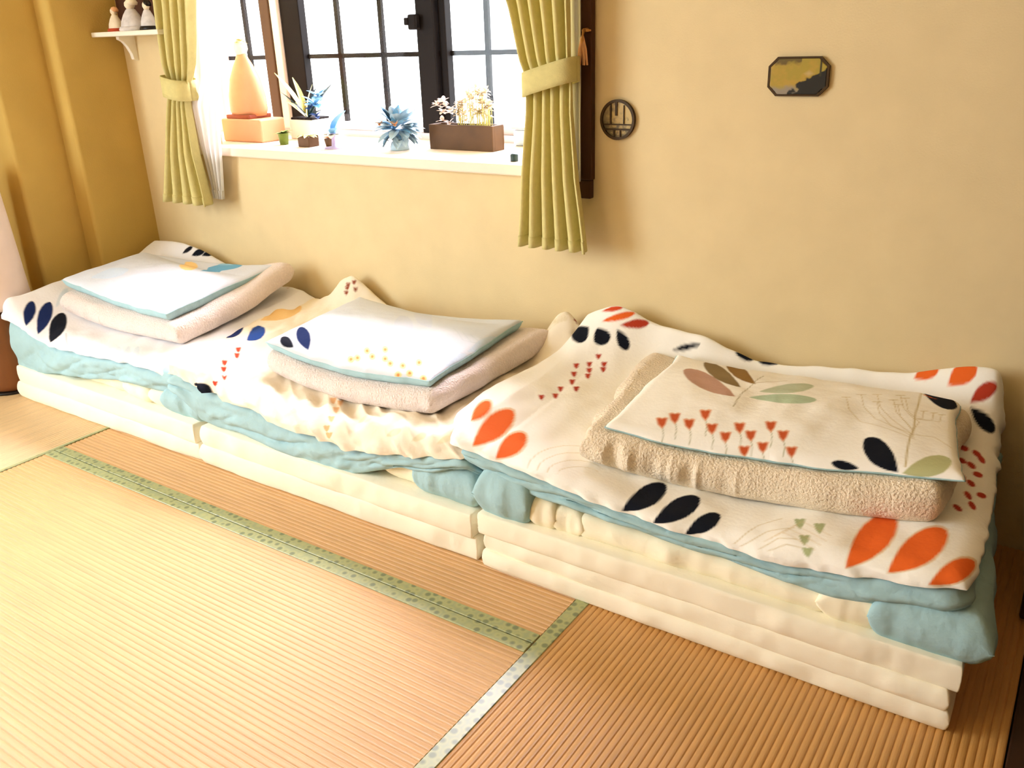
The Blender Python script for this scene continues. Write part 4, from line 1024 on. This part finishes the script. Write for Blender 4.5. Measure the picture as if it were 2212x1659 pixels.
E3 = [(-1.13, .288), (-.93, .270), (-.754, .248), (-.548, .232), (-.365, .233), (-.243, .250), (-.04, .285)]
B1 = [(-3.25, .10), (-3.085, .085), (-2.86, .118), (-2.55, .160), (-2.34, .188), (-2.05, .19)]
B2 = [(-2.25, .20), (-2.16, .20), (-2.09, .135), (-1.85, .120), (-1.70, .104), (-1.50, .110), (-1.38, .15), (-1.25, .195), (-1.06, .235)]
B3 = [(-1.13, .255), (-.94, .225), (-.76, .204), (-.55, .193), (-.36, .182), (-.2, .20), (-.04, .185)]
mk = lambda T, s, zt=None: (lambda x, y: prof1(x, T) + s * (np.asarray(y) + .69))
wr1 = lambda x, y: 0.005 * fbm(x * 7, y * 7, 61) + 0.003 * vnoise(x * 22, y * 18, 62)
wr2 = lambda x, y: 0.008 * fbm(x * 8, y * 8, 63) + 0.005 * vnoise(x * 26 + y * 16, y * 14 - x * 8, 64) + 0.012 * np.clip((-.48 - y) * 7, 0, 1) * ridge(x * 15 + y * 18, y * 4, 65) + .014 * np.clip((x + 1.32) * 8, 0, 1) * vnoise(x * 24, y * 9, 66)
wr3 = lambda x, y: 0.005 * fbm(x * 6, y * 6, 67) + 0.0025 * vnoise(x * 20, y * 16, 68) + 0.008 * np.clip((y + .14) * 8, 0, 1) * vnoise(x * 18, y * 12, 69)
bluish = None
duvet(Q1, zt1, mk(E1, .02), mk(B1, .03), 0.045, PR.get('d1', []), (238, 236, 238), 'white leaf print duvet with blue lining folded on the far left pile', 71, wr1, sides=(1, 0))
duvet(Q2, zt2, mk(E2, .02), mk(B2, .03), 0.045, PR.get('d2', []), (244, 232, 210), 'rumpled cream print duvet with blue lining folded on the middle pile', 72, wr2,
      extra=lambda x, y, z: 0.016 * ridge(x * 15 + z * 24, z * 3, 81) * np.clip((-1.4 - x) * 6, 0, 1) + 0.013 * ridge(x * 19 + z * 30, z * 3, 82) * np.clip((x + 1.6) * 6, 0, 1) * np.clip((-1.1 - x) * 10, 0, 1))
duvet(Q3, zt3, mk(E3, .02), mk(B3, .02), 0.040, PR.get('d3', []), WHITE, 'white duvet with large orange and navy leaves folded on right pile', 73, wr3, sides=(0, 1), bow=0.085)

def blanket(Q, z0, th, m, label, seed, ribs=None, r=0.03, fold=True):
    root = empty('folded_blanket', tuple(np.mean(np.array(Q), 0)) + (float(z0(np.array(np.mean(Q, 0)[0]), np.array(np.mean(Q, 0)[1]))),), label, 'blanket')
    n = 1
    for k in range(n):
        a = k / n; b_ = (k + 1) / n; d = [0.0, 0.006][k]
        Qk = [(Q[0][0] + d, Q[0][1] + d), (Q[1][0] - d * .5, Q[1][1] + d * .4), Q[2], (Q[3][0] + d, Q[3][1])]
        closed('blanket_fold', m, root, Qk, lambda x, y, a=a: z0(x, y) - 0.008, lambda x, y, b_=b_: z0(x, y) + th * b_ + .003 * fbm(x * 8, y * 8, seed), r=r, nm=(220, 110), ne=10, wob=0.008, wsc=7, seed=seed,
               side_disp=(lambda x, y: ribs(x, y) + 0.004 * fbm(x * 11, y * 11, seed + 2)) if ribs else (lambda x, y: 0.005 * fbm(x * 11, y * 11, seed + 2)), squash=1.0)
    settle_list.append(root)
QB1 = [(-3.03, -0.54), (-2.29, -0.58), (-2.29, -0.055), (-3.02, -0.15)]
QB2 = [(-1.95, -0.560), (-1.27, -0.600), (-1.235, -0.06), (-1.99, -0.07)]
QB3 = [(-0.865, -0.600), (-0.130, -0.535), (-0.150, -0.13), (-0.945, -0.075)]
blanket(QB1, lambda x, y: pl1(x, y) + .012 + .045 * gauss(x, y, -2.33, 0, .22, .26), 0.062, M['fleece_cool'], 'pale pink beige fleece blanket under the far left pillow', 91,
        ribs=lambda x, y: 0.004 * ridge(x * 30, y * 10, 95) * (x < -2.75))
blanket(QB2, lambda x, y: pl2(x, y) + .010, 0.058, M['fleece_cool'], 'pale beige fleece blanket under the middle pillow', 92)
blanket(QB3, lambda x, y: pl3(x, y) + .006, 0.072, M['fleece'], 'thick beige fleece blanket with ribbed folds under the right pillow', 93,
        ribs=lambda x, y: 0.014 * ridge(x * 36 + 1, y * 6, 96) * np.clip((-.48 - x) * 8, 0, 1), r=0.032)

def pillow(Q, z0, th, puff, prints, base, under, label, seed, mid=0.5, fx=None, wrk=0.004):
    c = np.mean(np.array(Q), 0)
    root = empty('pillow', (c[0], c[1], float(z0(np.array(c[0]), np.array(c[1])))), label, 'pillow')
    Lx = np.linalg.norm(np.subtract(Q[1], Q[0])); Ly = np.linalg.norm(np.subtract(Q[3], Q[0]))
    iv = np.linalg.inv(np.array([[Q[1][0] - Q[0][0], Q[3][0] - Q[0][0]], [Q[1][1] - Q[0][1], Q[3][1] - Q[0][1]]]))
    def puffed(x, y):
        u = iv[0, 0] * (x - Q[0][0]) + iv[0, 1] * (y - Q[0][1]); v = iv[1, 0] * (x - Q[0][0]) + iv[1, 1] * (y - Q[0][1])
        u = np.clip(2 * u - 1, -1, 1); v = np.clip(2 * v - 1, -1, 1)
        return (1 - np.abs(u) ** 2.6) * (1 - np.abs(v) ** 2.6)
    top, bot, ST = slab(Q, z0, lambda x, y: z0(x, y) + th + puff * puffed(x, y) + wrk * fbm(x * 9, y * 9, seed) * (.3 + puffed(x, y)), r=0.022, nm=(230, 170), ne=12, mid=mid,
                        wob=0.006, wsc=6, seed=seed, side_disp=lambda x, y: 0.003 * fbm(x * 16, y * 16, seed + 1), squash=-0.4)
    me = grid_mesh('printed_cover', top, ST, paint(ST, base, prints, fx=fx)); link('printed_cover', me, M['print'], root, True)
    lm = grid_mesh('underside', bot[:, ::-1]); link('underside', lm, under, root, True)
    # piped seam around the pillow
    E_ = np.concatenate([top[:, 0], top[-1, 1:], top[::-1, -1][1:], top[0, ::-1][1:]])
    t = MB(); t.tube([tuple(p) for p in E_[::3]], 0.0016, 6)
    t.build('seam_piping', M['blue'], root, True)
    settle_list.append(root)
QP1 = [(-3.045, -0.490), (-2.350, -0.565), (-2.350, -0.110), (-3.030, -0.170)]
QP2 = [(-1.930, -0.535), (-1.300, -0.575), (-1.335, -0.100), (-1.960, -0.120)]
QP3 = [(-0.812, -0.560), (-0.122, -0.500), (-0.182, -0.160), (-0.845, -0.110)]
pillow(QP1, lambda x, y: pl1(x, y) + .074, 0.040, 0.034, PR.get('p1', []), (216, 221, 232), M['blue'], 'white pillow with pale blue underside on top of far left pile', 101, mid=0.75)
pillow(QP2, lambda x, y: pl2(x, y) + .067, 0.036, 0.040, PR.get('p2', []), (214, 219, 226), M['blue'], 'white pillow with navy leaf and small orange flowers on middle pile', 102, mid=0.7)
pillow(QP3, lambda x, y: pl3(x, y) + .076, 0.020, 0.040, PR.get('p3', []), WHITE, M['blue'], 'cream pillow with row of red flowers and brown leaves on right pile', 103, mid=0.4)

# ------------------------------------------------------------ things on the bay sill
SZ = 0.82
# doll display stand
root = empty('display_ornament', (-2.71, 0.17, SZ), 'peach bell shaped ornament on a pale box at left end of sill', 'ornament')
MB().box((-2.815, 0.115, SZ), (-2.60, 0.235, SZ + 0.082), 0.006).build('box_base', M['peachbox'], root)
MB().lathe([(0, 0), (.074, 0), (.082, .02), (.080, .07), (.066, .13), (.044, .175), (.028, .20), (.022, .215), (0, .215)], (-2.725, 0.18, SZ + 0.090), 28, 1, .7).build('robe', M['peach'], root, True)
MB().box((-2.79, 0.122, SZ + 0.082), (-2.66, 0.228, SZ + 0.096), 0.003).build('lacquer_tray', M['redlac'], root)
MB().lathe([(0, 0), (.018, .004), (.026, .022), (.024, .042), (.012, .054), (0, .056)], (-2.725, 0.18, SZ + 0.300), 18).build('head', M['cream'], root, True)
t = MB()
rnd = random.Random(4)
for k in range(14):
    a = rnd.uniform(0, 6.28); t.leaf((-2.725, 0.18, SZ + .345), (math.cos(a), math.sin(a) * .6, rnd.uniform(0, .8)), .028, .014, curl=.3)
t.build('hair_flowers', M['paleleaf'], root); settle_list.append(root)

def pot(root, x, y, r0, r1, h, m, soil=True):
    MB().lathe([(0, 0), (r0, 0), (r1, h), (r1 * 1.08, h), (r1 * 1.08, h * 1.06), (r1 * .92, h * 1.06), (r1 * .9, h * .9), (0, h * .9)], (x, y, SZ), 20).build('pot', m, root, True)
    if soil: MB().lathe([(0, h * .93), (r1 * .6, h * .95), (r1 * .91, h * .91)], (x, y, SZ), 16).build('soil', M['soil'], root, True)
# tiny green pot
root = empty('tiny_plant', (-2.478, 0.11, SZ), 'tiny green plant in dark pot beside the peach ornament', 'plant')
pot(root, -2.478, 0.11, .015, .019, .038, M['leaf'])
t = MB()
for k in range(9):
    a = k * .8; t.leaf((-2.478, 0.11, SZ + .035), (math.cos(a), math.sin(a), .8 + .3 * math.sin(k)), .034, .016, curl=.5)
t.build('leaves', M['leaf'], root); settle_list.append(root)
# white planter with pointed leaves and blue flowers
root = empty('flower_planter', (-2.53, 0.30, SZ), 'white square planter with blue flowers and pointed dark leaves', 'plant')
MB().prism([(-2.600, .255), (-2.475, .255), (-2.475, .355), (-2.600, .355)], 2, SZ, SZ + .070, .004).build('pot', M['white'], root)
MB().box((-2.594, .260, SZ + .068), (-2.481, .350, SZ + .078), .003).build('soil', M['soil'], root)
t = MB()
for d, l, wd in (((-.55, -.1, 1), .20, .030), ((-.2, 0, 1), .15, .028), ((-.9, 0, .7), .12, .026), ((.1, .1, 1), .12, .03), ((-.6, .2, .5), .10, .03)):
    t.leaf((-2.55, .30, SZ + .075), d, l, wd, curl=.15)
t.build('pale_leaves', M['paleleaf'], root)
t = MB()
for d, l, wd in (((-.85, -.3, 1), .14, .016), ((1, -.1, .95), .20, .022), ((.75, -.2, .3), .13, .022), ((.4, 0, 1), .12, .02)):
    t.leaf((-2.53, .29, SZ + .075), d, l, wd, curl=.1)
t.build('dark_leaves', M['darkleaf'], root)
def flower(t, c, r, n, seed=0, up=.35):
    for k in range(n):
        a = 2 * math.pi * k / n + seed
        t.leaf(c, (math.cos(a), math.sin(a) * .6 - .2, up + .5 * math.sin(a * 2 + seed)), r, r * .62, curl=.15)
t = MB(); flower(t, (-2.465, .27, SZ + .125), .055, 7, .3); flower(t, (-2.425, .25, SZ + .155), .045, 6, .8)
t.build('petals', M['bluepetal'], root)
t = MB(); flower(t, (-2.475, .255, SZ + .115), .032, 5, .1); flower(t, (-2.44, .245, SZ + .085), .03, 5, .6)
t.build('petals', M['navypetal'], root); settle_list.append(root)
# brown square pot
root = empty('small_pot_plant', (-2.335, 0.10, SZ), 'small dark brown square pot with yellow green sprout before the white planter', 'plant')
MB().prism([(-2.370, .075), (-2.315, .075), (-2.315, .125), (-2.370, .125)], 2, SZ, SZ + .036, .003).build('pot', M['planter'], root)
t = MB()
for k in range(9):
    a = k * .75; t.leaf((-2.342, .10, SZ + .034), (math.cos(a), math.sin(a), .35), .042, .018, curl=.4)
t.build('leaves', M['paleleaf'], root); settle_list.append(root)
root = empty('small_pot_plant', (-2.275, 0.12, SZ), 'tiny round brown pot with orange blossoms, right of the brown square pot', 'plant')
MB().lathe([(0, 0), (.015, 0), (.020, .024), (.018, .026), (0, .022)], (-2.268, .13, SZ), 16).build('pot', M['planter'], root, True)
t = MB()
for k in range(8):
    a = k * .8; t.leaf((-2.268, .13, SZ + .022), (math.cos(a) - .4, math.sin(a), .9), .036, .018, curl=.4)
t.build('blossoms', M['orange'], root); settle_list.append(root)
# ribbon ornament
root = empty('ribbon_ornament', (-2.205, 0.085, SZ), 'blue and white ribbon flower ornament on a lilac foot', 'ornament')
MB().lathe([(0, 0), (.034, 0), (.032, .004), (.008, .008), (.006, .03), (.010, .05), (0, .052)], (-2.205, .085, SZ), 20).build('foot', M['lilac'], root, True)
t = MB()
for d, l in (((.4, 0, 1), .10), ((-.9, 0, .5), .085), ((.7, -.3, .7), .06)): t.leaf((-2.205, .085, SZ + .045), d, l, .042, curl=.35)
t.build('petals', M['bluepetal'], root)
t = MB()
for k in range(7):
    a = k * .9; t.leaf((-2.205, .080, SZ + .045), (math.cos(a), math.sin(a), .2), .042, .028, curl=.4)
t.build('white_petals', M['white'], root); settle_list.append(root)
# blue glass flower
root = empty('glass_ornament', (-1.955, 0.135, SZ), 'pale blue crystal flower ornament at middle of the sill', 'ornament')
MB().lathe([(0, 0), (.030, 0), (.032, .004), (.030, .012), (.026, .026), (0, .026)], (-1.955, .135, SZ), 20).build('foot', M['palepetal'], root, True)
t = MB(); rnd = random.Random(7)
for k in range(84):
    a = rnd.uniform(0, 6.28); e = rnd.uniform(-.75, 1.1)
    d = Vector((math.cos(a), math.sin(a) * .55, e)).normalized(); c = Vector((-1.955, .135, SZ + .070)) + d * .022
    L_ = rnd.uniform(.052, .072)
    if e < 0: L_ = min(L_, .045 / max(.2, -d.z))
    t.leaf(c, d, min(L_, .072), .032, curl=.12)
t.build('crystal_petals', M['palepetal'], root)
t = MB()
for d, l in (((-.42, -.2, 1), .092), ((.45, -.2, 1), .092), ((1, -.2, .62), .088), ((-1, -.2, .60), .088), ((1, -.2, .0), .082), ((-1, -.2, .0), .075), ((.3, -.6, -.3), .05), ((-.2, -.7, .1), .045), ((.9, -.3, -.5), .06)):
    t.leaf((-1.955, .115, SZ + .066), d, l, .030, curl=.08)
t.build('blue_petals', M['bluepetal'], root)
t = MB()
for x in (-1.99, -1.925):
    flower(t, (x, .085, SZ + .082), .020, 6, .2, up=.6)
t.build('blossoms', M['orange'], root)
t = MB()
for x, d in ((-1.972, (-.3, -.6, .5)), (-1.95, (.3, -.6, .6)), (-1.93, (.7, -.5, .5))): t.leaf((x, .105, SZ + .028), d, .034, .014)
t.build('dark_leaves', M['darkleaf'], root); settle_list.append(root)
# brown rectangular planter
root = empty('box_planter', (-1.74, 0.218, SZ), 'long brown rectangular planter with white flowers at right end of sill', 'planter')
x0, x1, y0, y1, zt = -1.868, -1.615, .185, .250, SZ + .078
b = MB().box((x0, y0, SZ), (x1, y0 + .012, zt), .002).box((x0, y1 - .012, SZ), (x1, y1, zt), .002).box((x0, y0 + .011, SZ), (x0 + .012, y1 - .011, zt), .002).box((x1 - .012, y0 + .011, SZ), (x1, y1 - .011, zt), .002).box((x0 + .01, y0 + .01, SZ), (x1 - .01, y1 - .01, SZ + .01))
b.build('box', M['planter'], root)
MB().box((x0 + .011, y0 + .011, SZ + .01), (x1 - .011, y1 - .011, zt - .006), .002).build('soil', M['soil'], root)
t = MB(); t2 = MB(); t3 = MB(); rnd = random.Random(9)
for k in range(52):
    bx = rnd.uniform(-1.765, -1.625); by = rnd.uniform(.205, .235); h = rnd.uniform(.02, .135) * (1 - abs(bx + 1.695) * 9) + .012
    t2.tube([(bx, by, zt - .006), (bx + rnd.uniform(-.01, .01), by, zt + h)], .0012, 4)
    flower(t, (bx, by, zt + h), .020, 6, k)
for k in range(12):
    bx = rnd.uniform(-1.85, -1.75); flower(t3, (bx, rnd.uniform(.205, .235), zt + rnd.uniform(.0, .07) * 1), .022, 6, k)
t.build('white_flowers', M['cream'], root, kind='stuff'); t2.build('stems', M['paleleaf'], root, kind='stuff')
t3.build('pink_flowers', M['shade'], root, kind='stuff'); settle_list.append(root)
root = empty('lidded_tub', (-1.60, 0.33, SZ), 'pale blue small tub behind the brown planter near right curtain', 'container')
MB().box((-1.64, .335, SZ), (-1.50, .385, SZ + .052), .008).build('tub', M['paper_blue'], root)
MB().box((-1.644, .331, SZ + .052), (-1.496, .389, SZ + .060), .003).build('lid', M['greycloth'], root); settle_list.append(root)
tag(MB().lathe([(0, 0), (.011, 0), (.012, .003), (.012, .018), (.008, .022), (0, .023)], (-1.435, .035, SZ), 16).build('bottle_cap', M['darkleaf'], None, True), 'tiny dark green cap on sill beside the right curtain', 'cap')

# ------------------------------------------------------------ lamp cut by the left edge
root = empty('floor_lamp', (-3.285, -0.635, 0), 'brown round wooden drum base with pale shade, cut by left edge of photo', 'lamp')
LX, LY = -3.272, -0.640
MB().lathe([(0, 0.008), (.098, 0.008), (.108, .016), (.112, .04), (.113, .12), (.110, .22), (.104, .27), (.09, .285), (0, .29)], (LX, LY, 0), 48).build('wooden_base', M['woodbrown'], root, True)
MB().lathe([(0, 0), (.112, 0), (.117, .004), (.112, .009), (0, .0095)], (LX, LY, 0.0), 48).build('foot_ring', M['blackhair'], root, True)
MB().lathe([(.02, .285), (.116, .31), (.122, .325), (.108, .62), (.098, .80), (.094, .80), (.104, .62), (.117, .33), (.02, .30)], (LX, LY, 0), 48).build('shade', M['shade'], root, True)
settle_list.append(root)

# dark cabinet added to fill the shaded area right of the bedding
root = empty('shade_cabinet', (0.32, -0.17, 0.004), 'added low dark brown cabinet standing in for shade at right end of wall', 'cabinet')
MB().box((0.012, -0.30, 0.004), (0.66, -0.02, 0.40), 0.006).build('carcass', M['track'], root)
MB().box((0.006, -0.31, 0.40), (0.67, -0.015, 0.415), 0.004).build('top_board', M['darkwood'], root)
for x in (0.028, 0.345):
    d = MB().box((x, -0.314, 0.03), (x + 0.30, -0.301, 0.385), 0.003).build('door', M['darkwood'], root)
    MB().box((x + (0.265 if x < .1 else .02), -0.326, 0.19), (x + (0.280 if x < .1 else .035), -0.314, 0.25), 0.003).build('handle', M['bronze'], d)
settle_list.append(root)

for r_ in settle_list: settle(r_)
